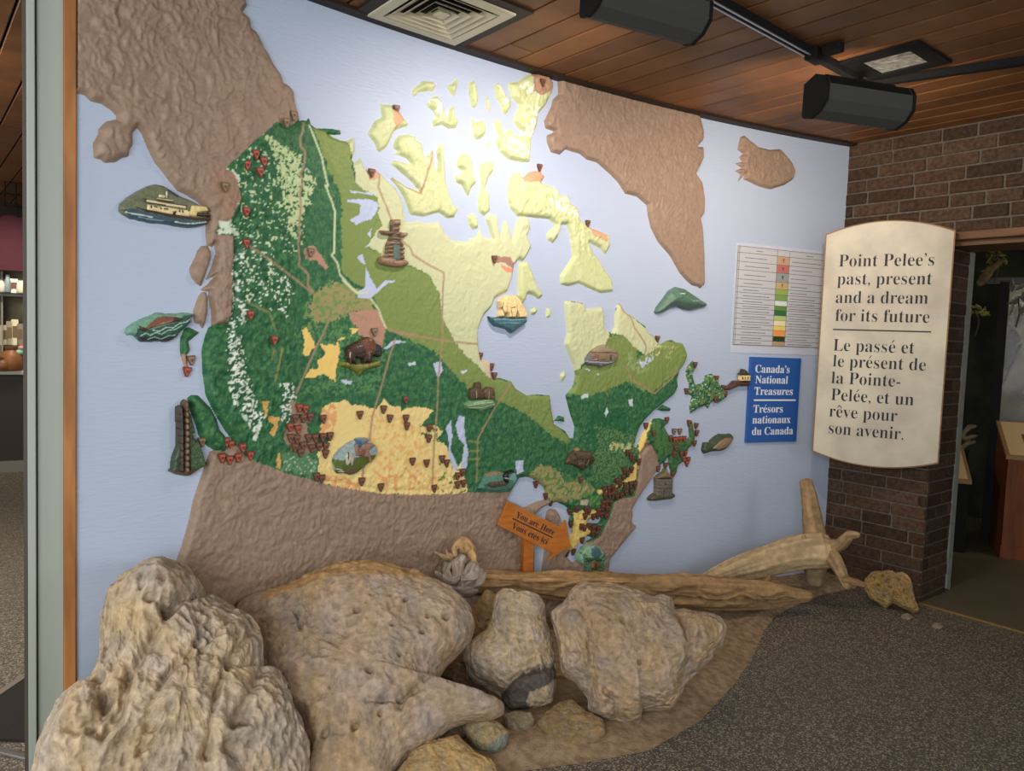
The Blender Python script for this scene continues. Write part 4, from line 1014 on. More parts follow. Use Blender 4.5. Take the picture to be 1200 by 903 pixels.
sw = [None, (196, 160, 130), (190, 116, 108), (150, 158, 156), (196, 168, 124), (150, 176, 86), (128, 162, 84), (222, 226, 222), (104, 142, 70), (52, 112, 62), (186, 202, 130), (240, 226, 178), (236, 208, 110), (238, 156, 84), (40, 66, 34), (186, 152, 112)]
for r, cc in enumerate(sw):
    if cc is None: continue
    mb = MB(); mb.cur = lin(cc); mb.box(P0 - org, t_, EZ, n_, uA + .435 * Lw, uA + .565 * Lw, vv[r + 1] + .001, vv[r] - .001, .0013, .004)
    if r < 5:
        mb.cur = lin(((150, 96, 60), (170, 60, 56), (70, 84, 84), (160, 104, 50))[r - 1]); mb.prism([(-.008, .012), (.008, .012), (0, -.013)], P0 - org + t_ * (uA + .5 * Lw) + EZ * ((vv[r] + vv[r + 1]) / 2), t_, EZ, n_, .004, .006)
    mb.build('colour_swatch', m_mk, rl_t)

# arrow sign on its post
PA = at_d(618, 625, 3.74); PA[2] = 0; aa = math.radians(24); AXA = np.array([math.cos(aa), math.sin(aa), 0]); NA = np.array([math.sin(aa), -math.cos(aa), 0])
ap = [plane_uv(*q, PA, NA, AXA) for q in P("Q 245,195 715,425 760,362 803,592 605,712 648,655 160,405")]
org = np.array(PA)
ra = thing('arrow_sign', "orange wooden arrow sign on a post reading You are Here", 'sign', tuple(org))
m_or = mat('orange_stained_wood', (196, 118, 46), rough=.45, spec=.3, col2=(172, 98, 36), vscale=9., stretch=(1, 1, 5))
mb = MB(); mb.prism([tuple(q) for q in ap], PA - org, AXA, EZ, NA, 0, .02); ra_b = mb.build('arrow_board', m_or, ra, bevel=.003)
pc = [plane_uv(*q, PA, NA, AXA) for q in P("Q 410,540 498,580")]
zt_ = plane_uv(*P("Q 440,420")[0], PA, NA, AXA)[1]
mb = MB(); mb.box(PA - org, AXA, EZ, NA, pc[0][0], pc[1][0], 0.0, zt_, -.04, 0.0, bev=.003); mb.build('post', m_or, ra)
ex_ = ap[1] - ap[0]; ex_ = ex_ / np.linalg.norm(ex_); A3 = AXA * ex_[0] + EZ * ex_[1]; U3 = np.cross(NA, A3); U3 = U3 if U3[2] > 0 else -U3
for body, p, q in (("You are Here", "Q 313,332", "Q 648,492"), ("Vous êtes ici", "Q 278,428", "Q 586,576")):
    a = plane_uv(*P(p)[0], PA, NA, AXA); b = plane_uv(*P(q)[0], PA, NA, AXA)
    text_mesh('lettering', body, PA + AXA * a[0] + EZ * a[1] + NA * .0205, A3, U3, NA, np.linalg.norm(b - a), 7.2 / F * 3.74, m_txtd, ra_b, off=-.004, origin=org)
a = plane_uv(*P("Q 290,345")[0], PA, NA, AXA); b = plane_uv(*P("Q 637,518")[0], PA, NA, AXA)
mb = MB(); mb.box(PA - org + AXA * a[0] + EZ * a[1], A3, U3, NA, 0, np.linalg.norm(b - a), -.003, .003, .0203, .0213); mb.build('rule_line', m_txtd, ra_b)

# ================================================================== ROCKS AND SAND
m_sand = mat('brown_sand', (168, 144, 114), rough=0.95, spec=.1, col2=(134, 112, 86), vscale=28, detail=8, bump=.5, bscale=130)
m_rock = mat('limestone', attr=True, rough=0.9, spec=.12, var=.28, vscale=48, bump=1.0, bscale=42, detail=9.)

# sand bed: raised irregular patch between the wall and the aggregate floor
edge = [at_z(x, y, 0)[:2] for x, y in P("Z 20,1010 560,960 600,905 690,893 760,880 820,845 862,800 882,770 895,740 908,722 940,706 968,696 1000,690 1020,680")]
edge = np.array(edge)
tt = np.linspace(0, 1, 140); seg = np.r_[0, np.cumsum(np.linalg.norm(np.diff(edge, axis=0), axis=1))]; seg /= seg[-1]
ex2 = np.stack([np.interp(tt, seg, edge[:, 0]), np.interp(tt, seg, edge[:, 1])], -1)
wl = wall_pt(np.interp(tt, [0, .12, 1], [0.02, .25, SMAX - .01]), 0.0)[:, :2]
NR = 60; Vv = []
for j in range(NR):
    a = j / (NR - 1); q = wl * (1 - a) + ex2 * a; jit = .012 * gnoise(tt * 60, tt * 0 + 3., 4)
    q = q + (np.array([-.02, -.05])[None] * jit[:, None] if j == NR - 1 else 0)
    z_ = .030 * (1 - sstep(.86, 1.0, np.full(140, a))) + .012 * fbm(q[:, 0] * 5, q[:, 1] * 5, 3, 12) * (1 - a ** 6) + .004 * fbm(q[:, 0] * 40, q[:, 1] * 40, 2, 13) * (1 - a ** 8) + .0015
    Vv.append(np.c_[q, np.maximum(z_, .0012)])
Vv = np.concatenate(Vv); Fq = [(j * 140 + i, j * 140 + i + 1, (j + 1) * 140 + i + 1, (j + 1) * 140 + i) for j in range(NR - 1) for i in range(139)]
tag(link('sand', np_mesh('sand', Vv, Fq), m_sand), 'brown sandy ground spread around the boulders along the wall foot', 'sand', None, 'stuff')


def rock(name, label, txt, base, lean, Hf, Hb, seed, col=(190, 166, 136), tone=.94, nth=220, nph=120, rough=1.0, yaw=0.0, creases=(), pits=(), patches=(), group=None, pw=.8, cat='rock', lobes=(), m=None, zmin=-.02):
    B = at_z(*base, 0.0); c = -B[:2] / np.linalg.norm(B[:2]); a = math.radians(yaw); c = np.array([c[0] * math.cos(a) - c[1] * math.sin(a), c[0] * math.sin(a) + c[1] * math.cos(a), 0])
    L_ = math.radians(lean); nn = c * math.cos(L_) + EZ * math.sin(L_); ax = np.cross(EZ, c); ax = -ax if ax @ RC[:, 0] < 0 else ax; ay = np.cross(nn, ax); ay = ay if ay[2] > 0 else -ay
    uv = lambda x, y: (lambda q: np.array([q @ ax, q @ ay]))(at_plane(x, y, B, nn) - B)
    O = np.array([uv(*q) for q in P(txt)]); cc = O.mean(0)
    for _ in range(2): cc = (O.max(0) + O.min(0)) / 2 * .5 + cc * .5
    th = np.linspace(0, 2 * math.pi, nth, endpoint=False); rad = np.zeros(nth)
    for i, t in enumerate(th):
        d = np.array([math.cos(t), math.sin(t)]); best = .01
        for k_ in range(len(O)):
            p, q = O[k_] - cc, O[(k_ + 1) % len(O)] - cc; e = q - p; den = d[0] * e[1] - d[1] * e[0]
            if abs(den) < 1e-9: continue
            r_1 = (p[0] * e[1] - p[1] * e[0]) / den; s_1 = (p[0] * d[1] - p[1] * d[0]) / den
            if r_1 > best and -1e-6 <= s_1 <= 1 + 1e-6: best = r_1
        rad[i] = best
    rad = (np.roll(rad, 1) + 2 * rad + np.roll(rad, -1)) / 4
    ph = np.linspace(-math.pi / 2, math.pi / 2, nph)
    cphi = np.cos(ph) ** .85; sphi = np.sign(np.sin(ph)) * np.abs(np.sin(ph)) ** pw
    X = cc[0] + cphi[:, None] * (rad * np.cos(th))[None]; Y = cc[1] + cphi[:, None] * (rad * np.sin(th))[None]
    Z = np.where(sphi > 0, Hf, Hb)[:, None] * sphi[:, None] + 0 * X
    Wd = (B + X[..., None] * ax + Y[..., None] * ay + Z[..., None] * nn).reshape(-1, 3)
    size = math.sqrt(max(Hf, .02) * np.median(rad)); fr = np.clip(sphi, 0, 1)[:, None] + 0 * X; frf = fr.ravel()
    q = Wd / size
    wv = q + .35 * np.stack([f3(q * 1.3, 2, seed + 1), f3(q * 1.3, 2, seed + 2), f3(q * 1.3, 2, seed + 3)], -1)
    big = f3(wv * .9, 2, seed + 4); rg = f3(wv * 2.3, 3, seed + 5, True); fine = f3(q * 9, 4, seed + 6); rg2 = f3(wv * 7.5 + .2 * rg[:, None], 4, seed + 7, True)
    disp = rough * size * (.16 * big + .10 * (rg - .3) + .030 * fine + .040 * (rg2 - .3))
    Xf, Yf = X.ravel(), Y.ravel(); gx = np.ones(len(Xf)); cr = np.zeros(len(Xf))
    for t, wd, dp in creases:
        pl = np.array([uv(*v) for v in P(t)]); d = dseg(pl, Xf + .3 * size * .1 * big, Yf + .3 * size * .1 * fine, False); g_ = np.exp(-(d / wd) ** 2); disp -= dp * g_ * (frf > 0); cr = np.maximum(cr, g_)
    for x, y, r_1, dp in pits:
        o_ = uv(x, y); d = np.hypot(Xf - o_[0], Yf - o_[1]) * (1 + .3 * fine); disp -= dp * np.exp(-(d / r_1) ** 4) * (frf > 0)
    for x, y, r_1, dp in lobes:
        o_ = uv(x, y); d = np.hypot(Xf - o_[0], Yf - o_[1]); disp += dp * np.exp(-(d / r_1) ** 2) * (frf > 0)
    side = np.c_[np.cos(th)[None].repeat(nph, 0).ravel(), np.sin(th)[None].repeat(nph, 0).ravel()]; cph = np.cos(ph)[:, None].repeat(nth, 1).ravel()
    dirn = nn[None] * np.where(frf > 0, 1., -.3)[:, None] * (.35 + .65 * frf)[:, None] + (side[:, :1] * ax + side[:, 1:] * ay) * (cph ** 3 * .28)[:, None]
    Wd = Wd + dirn * disp[:, None]
    # keep clear of the wall and the floor
    dc = np.hypot(Wd[:, 0] - C0[0], Wd[:, 1] - C0[1]); lim = RR - .045; k_ = np.where(dc > lim, lim / dc, 1.0)
    Wd[:, 0] = C0[0] + (Wd[:, 0] - C0[0]) * k_; Wd[:, 1] = C0[1] + (Wd[:, 1] - C0[1]) * k_
    Wd[:, 2] = np.maximum(Wd[:, 2], zmin)
    base_c = np.array(col, float)[None] * tone * (1 + .10 * big + .12 * fine + .10 * (rg2 - .3))[:, None] * np.array([1, 1, 1])
    base_c = base_c * (1 + np.array([.02, 0, -.07])[None] * f3(q * 2.2, 3, seed + 8)[:, None] * 2)
    gr = np.clip(f3(q * 3.1, 3, seed + 9) * 2 - .2, 0, 1)[:, None]; base_c = base_c * (1 - .45 * gr) + np.array([150, 144, 132]) * .45 * gr * tone
    for t, c3 in patches:
        pl = np.array([uv(*v) for v in P(t)]); w_ = pip(pl, Xf + .02 * fine, Yf + .02 * fine) & (frf > 0); base_c[w_] = np.array(c3) * (1 + .2 * fine[w_])[:, None]
    org = np.array([B[0], B[1], 0.0]); Fq = []
    ix = np.arange(nth * nph).reshape(nph, nth); nx = np.roll(ix, -1, 1)
    Fq = np.stack([ix[:-1], nx[:-1], nx[1:], ix[1:]], -1).reshape(-1, 4)
    me = np_mesh(name, Wd - org, Fq, lin(np.clip(base_c, 0, 255)))
    bm = bmesh.new(); bm.from_mesh(me); bmesh.ops.remove_doubles(bm, verts=bm.verts, dist=1e-5); bmesh.ops.recalc_face_normals(bm, faces=bm.faces); bm.to_mesh(me); bm.free()
    o = link(name, me, m or m_rock, None, tuple(org)); return tag(o, label, cat, group)


GRP = 'limestone rocks along the foot of the wall'
rock('boulder', 'tall wrinkled tan boulder leaning on the left end of the wall', "Z 187,660 205,663 222,675 236,690 246,697 262,704 275,720 290,735 300,755 304,776 303,793 309,795 314,789 324,792 331,808 335,832 346,850 356,875 358,905 352,970 300,1040 150,1060 40,1040 "
     "33,950 40,905 50,872 65,846 75,826 83,812 96,808 106,797 113,775 117,760 117,730 122,704 135,688 155,676 170,664", (205, 985), 40, .20, .14, 21, (202, 180, 150), .93, 420, 240, 1.15, 6,
     creases=[("Z 243,697 222,712 205,722 195,740 178,762 165,790 150,812 140,850 120,880", .016, .05), ("Z 115,812 118,830 122,850 108,872 88,868", .022, .07), ("Z 300,800 290,812 280,840 262,870", .014, .04), ("Z 235,755 215,790 185,815", .010, .025), ("Z 268,742 232,782 210,800", .009, .02),
              ("Z 205,730 190,735 175,728", .012, .03), ("Z 165,700 150,760 128,800", .01, .02), ("Z 255,800 240,850 235,900", .012, .03), ("Z 285,760 262,790 255,815", .009, .02), ("Z 200,800 170,850 160,900", .010, .025)],
     pits=[(172, 725, .020, .05), (190, 738, .026, .07), (163, 716, .010, .03), (275, 865, .014, .04), (256, 888, .014, .04), (172, 872, .018, .03), (120, 838, .03, .05)], lobes=[(180, 690, .13, .07), (275, 760, .11, .06), (95, 850, .10, .07), (320, 840, .07, .05), (220, 830, .15, .04)], group=GRP)
rock('boulder', 'broad pitted boulder, the widest one, in the middle of the row', "Z 270,725 285,708 300,699 330,692 365,679 400,669 440,665 470,667 495,674 515,684 528,691 545,704 553,715 558,730 552,748 540,762 524,776 514,790 510,806 520,818 536,825 552,828 580,820 591,824 590,835 "
     "575,842 545,845 525,852 505,868 480,880 464,902 450,945 400,970 340,965 310,920 285,850 265,780", (480, 925), 47, .15, .10, 33, (178, 154, 126), .97, 420, 240, .55, -12,
     creases=[("Z 355,735 362,755", .007, .03), ("Z 520,795 500,815 480,830 475,845", .012, .03), ("Z 440,840 470,838 500,822", .010, .02), ("Z 345,860 365,850 372,880 360,905", .02, .05)],
     pits=[(427, 737, .014, .04), (481, 721, .010, .03), (468, 754, .012, .035), (506, 740, .008, .03), (500, 760, .009, .03), (526, 739, .013, .04), (443, 807, .012, .035), (442, 719, .006, .02), (464, 717, .007, .02), (453, 853, .009, .025), (425, 868, .014, .04), (398, 826, .008, .02), (473, 836, .009, .02), (390, 876, .014, .03), (340, 775, .01, .02), (331, 737, .006, .02), (475, 787, .008, .015), (456, 840, .006, .02), (340, 830, .025, .06)],
     lobes=[(400, 690, .16, .05), (440, 800, .2, .03)], patches=[("Z 330,690 440,664 530,690 480,690 380,700 310,720", (170, 136, 92))], group=GRP)
rock('boulder', 'upright pale boulder with a dark broken face, between two larger ones', "U 125,240 130,190 150,125 175,105 210,110 235,124 270,115 320,130 348,165 356,230 374,300 386,370 392,440 390,530 376,575 330,592 270,602 210,612 185,585 160,548 120,522 60,500 20,450 8,380 15,345 60,310 110,282", (600, 838), 24, .12, .10, 47, (198, 176, 146), .95, 260, 150, .7,
     creases=[("U 165,545 225,470 300,445 400,425", .012, .035), ("U 20,420 70,480 150,540", .015, .03), ("U 200,200 280,210 340,230", .012, .012)], patches=[("U 170,545 200,500 250,455 330,432 400,425 398,470 350,500 280,530 270,570 300,610 200,640 160,600", (104, 96, 88)), ("U 20,400 70,470 120,520 40,500", (140, 132, 120))], lobes=[(592, 715, .09, .03), (575, 765, .09, .03)], group=GRP)
rock('boulder', 'rounded tan boulder, rightmost of the big ones by the long log', "U 372,212 428,172 446,142 480,105 510,88 560,97 620,92 680,110 740,130 790,152 830,138 870,147 885,190 960,208 1020,213 1070,235 1093,270 1072,340 1042,366 1030,402 970,457 930,502 905,552 860,602 750,608 745,660 690,670 600,647 528,622 518,560 480,502 420,462 410,402 404,330", (735, 852), 30, .20, .16, 59, (184, 158, 128), .97, 340, 200, .75,
     creases=[("U 470,170 540,280 540,330", .012, .02), ("U 540,360 550,470 520,560", .02, .04), ("U 880,200 920,300 940,420 900,520", .02, .04), ("U 600,540 640,580 640,640", .012, .03), ("U 1030,360 990,420", .012, .02)], pits=[(673, 705, .010, .02), (676, 775, .02, .03), (748, 783, .008, .02), (713, 828, .014, .03), (727, 779, .012, .015)], lobes=[(720, 740, .16, .06), (810, 740, .10, .03)], group=GRP)
rock('small_rock', 'small rounded rock with a greenish underside, in front of the upright boulder', "U 5,680 30,650 100,643 150,658 200,702 192,752 150,792 80,788 38,742", (568, 889), 40, .055, .05, 71, (168, 146, 108), 1, 140, 80, .7, patches=[("U 40,745 100,770 200,700 200,760 150,800 60,800", (138, 140, 122))], group=GRP)
rock('small_rock', 'smallest rock, grey and tan, under the dark broken face', "U 172,630 220,608 290,618 308,650 290,695 230,710 190,685", (607, 863), 40, .045, .04, 73, (142, 126, 100), 1, 120, 70, .8, group=GRP)
rock('flat_rock', 'flat tan slab lying in the sand below the rightmost boulder', "U 312,662 350,620 400,580 460,563 520,618 590,650 600,700 560,742 440,768 370,722", (680, 882), 66, .035, .05, 77, (150, 124, 88), 1, 160, 90, .5, group=GRP)
rock('flat_rock', 'yellowish flat slab at the bottom edge below the pitted boulder', "GAP 250,960 310,903 360,830 420,790 560,762 640,838 712,868 730,930 600,1000 400,1020", (540, 940), 62, .05, .06, 79, (178, 148, 100), 1, 180, 100, .55, group=GRP)
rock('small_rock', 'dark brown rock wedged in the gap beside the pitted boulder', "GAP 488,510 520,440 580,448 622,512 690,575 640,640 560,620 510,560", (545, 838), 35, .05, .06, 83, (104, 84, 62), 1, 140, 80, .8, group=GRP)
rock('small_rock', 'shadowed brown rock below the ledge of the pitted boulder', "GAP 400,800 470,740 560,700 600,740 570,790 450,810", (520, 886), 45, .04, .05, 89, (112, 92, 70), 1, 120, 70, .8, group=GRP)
rock('small_rock', 'brown rock hidden behind the gap at the log\'s left end', "Z 540,735 552,712 570,690 590,700 575,760 552,780", (562, 800), 25, .05, .05, 97, (150, 124, 86), 1, 120, 70, .8, group=GRP)
rock('pitted_stone', 'porous yellow brown stone with a pointed tail at the foot of the brick pier', "Z 1013,690 1014,678 1022,670 1040,668 1058,671 1066,678 1070,690 1072,703 1077,716 1070,718 1058,712 1046,706 1038,712 1030,706 1022,702", (1044, 714), 25, .08, .07, 101, (172, 142, 92), 1, 220, 140, 1.7, pits=[(1029, 687, .008, .025), (1041, 682, .014, .02), (1054, 680, .008, .025), (1049, 697, .011, .025), (1035, 700, .007, .02), (1061, 694, .012, .02), (1024, 679, .006, .02), (1063, 703, .006, .02), (1044, 690, .006, .02), (1034, 676, .006, .02)], cat='stone')
for i, (x, y) in enumerate(((1062, 722), (1098, 733))):
    rock('pebble', ('flat pale pebble by the pointed tail of the porous stone', 'flat pale pebble on the floor, farther right of the porous stone')[i], "Z %d,%d %d,%d %d,%d %d,%d %d,%d %d,%d" % (x - 7, y, x - 3, y - 3, x + 4, y - 3, x + 8, y + 1, x + 3, y + 4, x - 4, y + 3), (x, y + 3), 70, .010, .01, 111 + i, (142, 126, 104), 1, 48, 30, .5, cat='stone')

# ================================================================== DRIFTWOOD
m_wood = mat('weathered_driftwood', attr=True, rough=.8, spec=.15, var=.3, vscale=30, bump=.4, bscale=60)


def limb(name, pts, rad, col, parent, org, seed, n=40, seg=110, rg=.12, stretch=1.5, label=None, m=None, flat=1.0, slots=()):
    pts = np.array(pts, float); L_ = np.r_[0, np.cumsum(np.linalg.norm(np.diff(pts, axis=0), axis=1))]
    u = np.linspace(0, L_[-1], seg)
    # smooth path
    c = np.stack([np.interp(u, L_, pts[:, i]) for i in range(3)], -1); r = np.interp(u, L_, rad)
    for _ in range(max(2, seg // 14)): c[1:-1] = (c[:-2] + 2 * c[1:-1] + c[2:]) / 4; r[1:-1] = (r[:-2] + 2 * r[1:-1] + r[2:]) / 4
    t = np.gradient(c, axis=0); t /= np.linalg.norm(t, axis=1, keepdims=True)
    up_ = np.array([0, 0, 1.0]) if abs(t[seg // 2][2]) < .8 else np.array([.6, -.8, 0])
    a = np.cross(t, up_); a /= np.linalg.norm(a, axis=1, keepdims=True); b_ = np.cross(a, t)
    th = np.linspace(0, 2 * math.pi, n, endpoint=False); T, U = np.meshgrid(th, u)
    rr_ = np.mean(rad); q = np.stack([np.cos(T).ravel() * 1.0, np.sin(T).ravel(), U.ravel() / rr_ / (3 * stretch)], -1)
    g = f3(q * 1.6, 3, seed); st = f3(np.stack([np.cos(T).ravel() * 4, np.sin(T).ravel() * 4, U.ravel() / rr_ / (6 * stretch)], -1), 2, seed + 3, True)
    R_ = r[:, None].repeat(n, 1) * (1 + rg * 1.6 * g.reshape(T.shape) + rg * 1.1 * (st.reshape(T.shape) - .4))
    for a0, a1, tc_, wd, dp in slots:
        un = U / u[-1]; dT = (T - tc_ + math.pi + .25 * np.sin(un * 40)) % (2 * math.pi) - math.pi
        R_ = R_ * (1 - dp * np.exp(-(dT / wd) ** 2) * sstep(a0, a0 + .03, un) * (1 - sstep(a1 - .05, a1, un)))
    end = np.ones(seg); end[0] = .02; end[1] = .7; end[-1] = .02; end[-2] = .7; R_ = R_ * end[:, None]
    Vv = c[:, None] + R_[..., None] * (np.cos(T)[..., None] * a[:, None] * flat + np.sin(T)[..., None] * b_[:, None]) - org
    cc = np.array(col, float)[None] * (1 + .16 * g + .16 * (st - .4))[:, None]
    ix = np.arange(seg * n).reshape(seg, n); nx = np.roll(ix, -1, 1); Fq = np.stack([ix[:-1], nx[:-1], nx[1:], ix[1:]], -1).reshape(-1, 4)
    V_ = Vv.reshape(-1, 3); V_[:, 2] = np.maximum(V_[:, 2] + org[2], .003) - org[2]
    o = link(name, np_mesh(name, V_, Fq, lin(np.clip(cc, 0, 255))), m or m_wood, parent)
    if label: o['label'] = label
    return o


o0 = at_d(760, 690, 4.0); o0[2] = 0
lg = thing('fallen_log', 'long split brown driftwood log lying behind the boulders', 'log', tuple(o0))
limb('trunk', [at_d(552, 682, 3.62), at_d(600, 684, 3.66), at_d(680, 688, 3.78), at_d(760, 690, 3.95), at_d(830, 693, 4.12), at_d(900, 697, 4.35), at_d(952, 698, 4.5)], [.055, .062, .068, .075, .085, .070, .022], (164, 132, 92), lg, o0, 5, 64, 260, .22, 3.0, slots=((.03, .14, -.2, .22, .55), (.2, .36, 0.1, .16, .5), (.30, .62, -.5, .10, .45), (.45, .95, .25, .08, .4), (.6, .98, -.25, .12, .5), (.05, .5, .7, .06, .3)))
limb('knot', [at_d(893, 690, 4.36), at_d(899, 680, 4.37), at_d(903, 672, 4.38)], [.022, .016, .006], (150, 116, 78), lg, o0, 9, 14, 24)
limb('knot', [at_d(890, 686, 4.36), at_d(905, 683, 4.4), at_d(916, 682, 4.42)], [.02, .016, .010], (140, 108, 74), lg, o0, 11, 14, 24)
limb('split_strip', [at_d(560, 676, 3.60), at_d(640, 678, 3.66), at_d(740, 681, 3.84)], [.016, .022, .010], (190, 152, 104), lg, o0, 14, 18, 90, .3, 3)
o0 = at_d(900, 665, 4.6); o0[2] = 0
tr = thing('driftwood_trunk', 'pale bare driftwood trunk with forked root branches leaning in the corner', 'driftwood', tuple(o0))
ct = at_d(968, 644, 4.62)
limb('trunk', [at_d(818, 683, 4.42), at_d(860, 668, 4.5), at_d(900, 656, 4.56), at_d(940, 646, 4.60), ct, at_d(978, 642, 4.62)], [.035, .070, .090, .100, .105, .07], (190, 164, 124), tr, o0, 21, 40, 150, .08, 2.0)
limb('branch', [at_d(958, 640, 4.66), at_d(954, 620, 4.68), at_d(950, 592, 4.70), at_d(944, 560, 4.72)], [.075, .060, .048, .034], (166, 136, 98), tr, o0, 23, 24, 60, .08)
limb('branch', [ct, at_d(985, 638, 4.56), at_d(996, 626, 4.52), at_d(1008, 626, 4.5)], [.055, .036, .026, .012], (168, 140, 100), tr, o0, 25, 22, 50, .12)
limb('branch', [ct, at_d(978, 656, 4.52), at_d(986, 672, 4.45), at_d(994, 690, 4.38)], [.06, .040, .030, .022], (170, 142, 104), tr, o0, 27, 22, 50, .12)
limb('branch', [at_d(988, 678, 4.42), at_d(1002, 682, 4.38), at_d(1014, 686, 4.34)], [.026, .020, .014], (150, 116, 80), tr, o0, 29, 16, 30, .15)
limb('branch', [at_d(956, 648, 4.66), at_d(955, 668, 4.68), at_d(955, 684, 4.70)], [.07, .06, .05], (150, 128, 96), tr, o0, 31, 20, 30, .08)
limb('twig', [at_d(943, 632, 4.56), at_d(941, 627, 4.55), at_d(940, 626, 4.55)], [.012, .008, .003], (176, 150, 112), tr, o0, 33, 10, 14)

# gnarled grey root at the log's left end
ob = at_d(540, 672, 3.42); ob2 = np.array([ob[0], ob[1], 0.0])
rt2 = thing('gnarled_root', 'gnarled grey driftwood root with curled prongs on the pitted boulder', 'driftwood', tuple(ob2))
gg = lambda x, y, d=3.42: at_d(490 + x / 10.036, 620 + y / 10.036, d)
GREY, OCH = (186, 174, 158), (196, 158, 110)
limb('root_body', [gg(300, 560, 3.45), gg(400, 640, 3.40), gg(540, 660, 3.38), gg(680, 600, 3.42), gg(760, 500, 3.48)], [0.014, 0.032, 0.043, 0.040, 0.022], GREY, rt2, ob2, 41, 30, 70, .2)
limb('root_body', [gg(500, 680, 3.38), gg(470, 520, 3.42), gg(480, 400, 3.46), gg(540, 320, 3.48)], [0.029, 0.027, 0.029, 0.032], (182, 168, 150), rt2, ob2, 43, 28, 60, .2)
limb('root_body', [gg(560, 700, 3.40), gg(600, 560, 3.36), gg(640, 460, 3.40), gg(660, 380, 3.44)], [0.036, 0.036, 0.032, 0.014], (182, 168, 150), rt2, ob2, 44, 26, 60, .2)
limb('root_body', [gg(390, 600, 3.44), gg(330, 480, 3.46), gg(360, 390, 3.47), gg(440, 350, 3.48)], [0.020, 0.019, 0.022, 0.022], (182, 168, 150), rt2, ob2, 45, 24, 50, .2)
limb('prong', [gg(380, 360, 3.46), gg(300, 330, 3.42), gg(190, 265, 3.38)], [.016, .013, .006], (192, 162, 124), rt2, ob2, 47, 14, 30, .1)
limb('prong', [gg(400, 320, 3.46), gg(350, 300, 3.44), gg(325, 235, 3.43)], [.014, .010, .004], (186, 154, 116), rt2, ob2, 49, 12, 24, .1)
limb('prong', [gg(300, 600, 3.42), gg(260, 560, 3.40), gg(200, 490, 3.38)], [.02, .014, .007], (178, 168, 150), rt2, ob2, 51, 14, 30, .1)
limb('prong', [gg(430, 330, 3.46), gg(430, 230, 3.47), gg(540, 130, 3.48), gg(620, 230, 3.46), gg(650, 330, 3.44), gg(670, 450, 3.42)], [.012, .018, .024, .024, .02, .010], OCH, rt2, ob2, 53, 18, 70, .25)
limb('prong', [gg(490, 250, 3.46), gg(560, 220, 3.46), gg(600, 270, 3.44)], [.018, .028, .018], (186, 148, 104), rt2, ob2, 55, 16, 30, .25)
limb('prong', [gg(520, 720, 3.38), gg(600, 760, 3.34), gg(710, 715, 3.32)], [.03, .02, .008], (156, 140, 126), rt2, ob2, 57, 14, 30, .15)
limb('prong', [gg(470, 700, 3.38), gg(500, 770, 3.36), gg(520, 830, 3.34)], [.03, .02, .008], (150, 132, 118), rt2, ob2, 59, 14, 30, .15)
limb('prong', [gg(480, 560, 3.36), gg(420, 610, 3.34), gg(330, 590, 3.36), gg(290, 530, 3.38)], [.014, .018, .018, .010], (170, 158, 142), rt2, ob2, 61, 14, 40, .15)

# ================================================================== CEILING FITTINGS
m_blk = mat('black_painted_metal', (26, 25, 24), rough=.75, spec=.15)
m_gry = mat('dark_grey_metal', (70, 70, 68), rough=.7, spec=.15)
m_cream = mat('cream_enamel', (206, 196, 168), rough=.5, spec=.3)


def cpt(x, y, z=H): return at_z(x, y, z)


# square air diffuser
cA, cB, cC = cpt(432, 12), cpt(527, 49), cpt(603, 14)
u_ = (cB - cA)[:2] @ NB[:2]; side = (np.linalg.norm(cB - cA) + np.linalg.norm(cC - cB)) / 2
cen = cB + (cA - cB) / 2 + (cC - cB) / 2; side *= 1.0
NBx = NB
dz_ = np.array(cen); dz_[2] = H
dif = thing('air_diffuser', 'square cream ceiling air diffuser with nested louvres above the map', 'air vent', tuple(dz_))


def ring(mb, r0, z0, r1, z1, th=.004):
    v = []
    for r, z in ((r0, z0), (r1, z1)):
        for sx, sy in ((-1, -1), (1, -1), (1, 1), (-1, 1)): v.append(DB * r * sx + NBx * r * sy + EZ * z)
    mb.add(v, [(i, (i + 1) % 4, 4 + (i + 1) % 4, 4 + i) for i in range(4)])


hs = side / 2
mb = MB(); ring(mb, hs + .05, 0, hs + .05, -.012); ring(mb, hs + .05, -.012, hs, -.012); ring(mb, hs, -.012, hs, .0); mb.build('surround', m_dark_brown, dif)
mb = MB(); ring(mb, hs, -.004, hs, -.02); ring(mb, hs, -.02, hs - .045, -.02); ring(mb, hs - .045, -.02, hs - .05, -.002); mb.build('outer_frame', m_cream, dif)
for i in range(4):
    r = (hs - .055) * (1 - i * .22); mb = MB(); ring(mb, r, -.022, r * .80 - .012, .0); ring(mb, r - .004, -.018, r * .80 - .014, .004); ring(mb, r, -.022, r - .004, -.018); mb.build('louvre', m_cream, dif)
r = (hs - .055) * .15; mb = MB(); mb.box((0, 0, 0), DB, NBx, EZ, -r, r, -r, r, -.02, -.004); mb.build('centre_plate', m_cream, dif)
mb = MB(); mb.box((0, 0, 0), DB, NBx, EZ, -hs, hs, -hs, hs, -.002, .0); mb.build('dark_plenum', m_dark, dif)

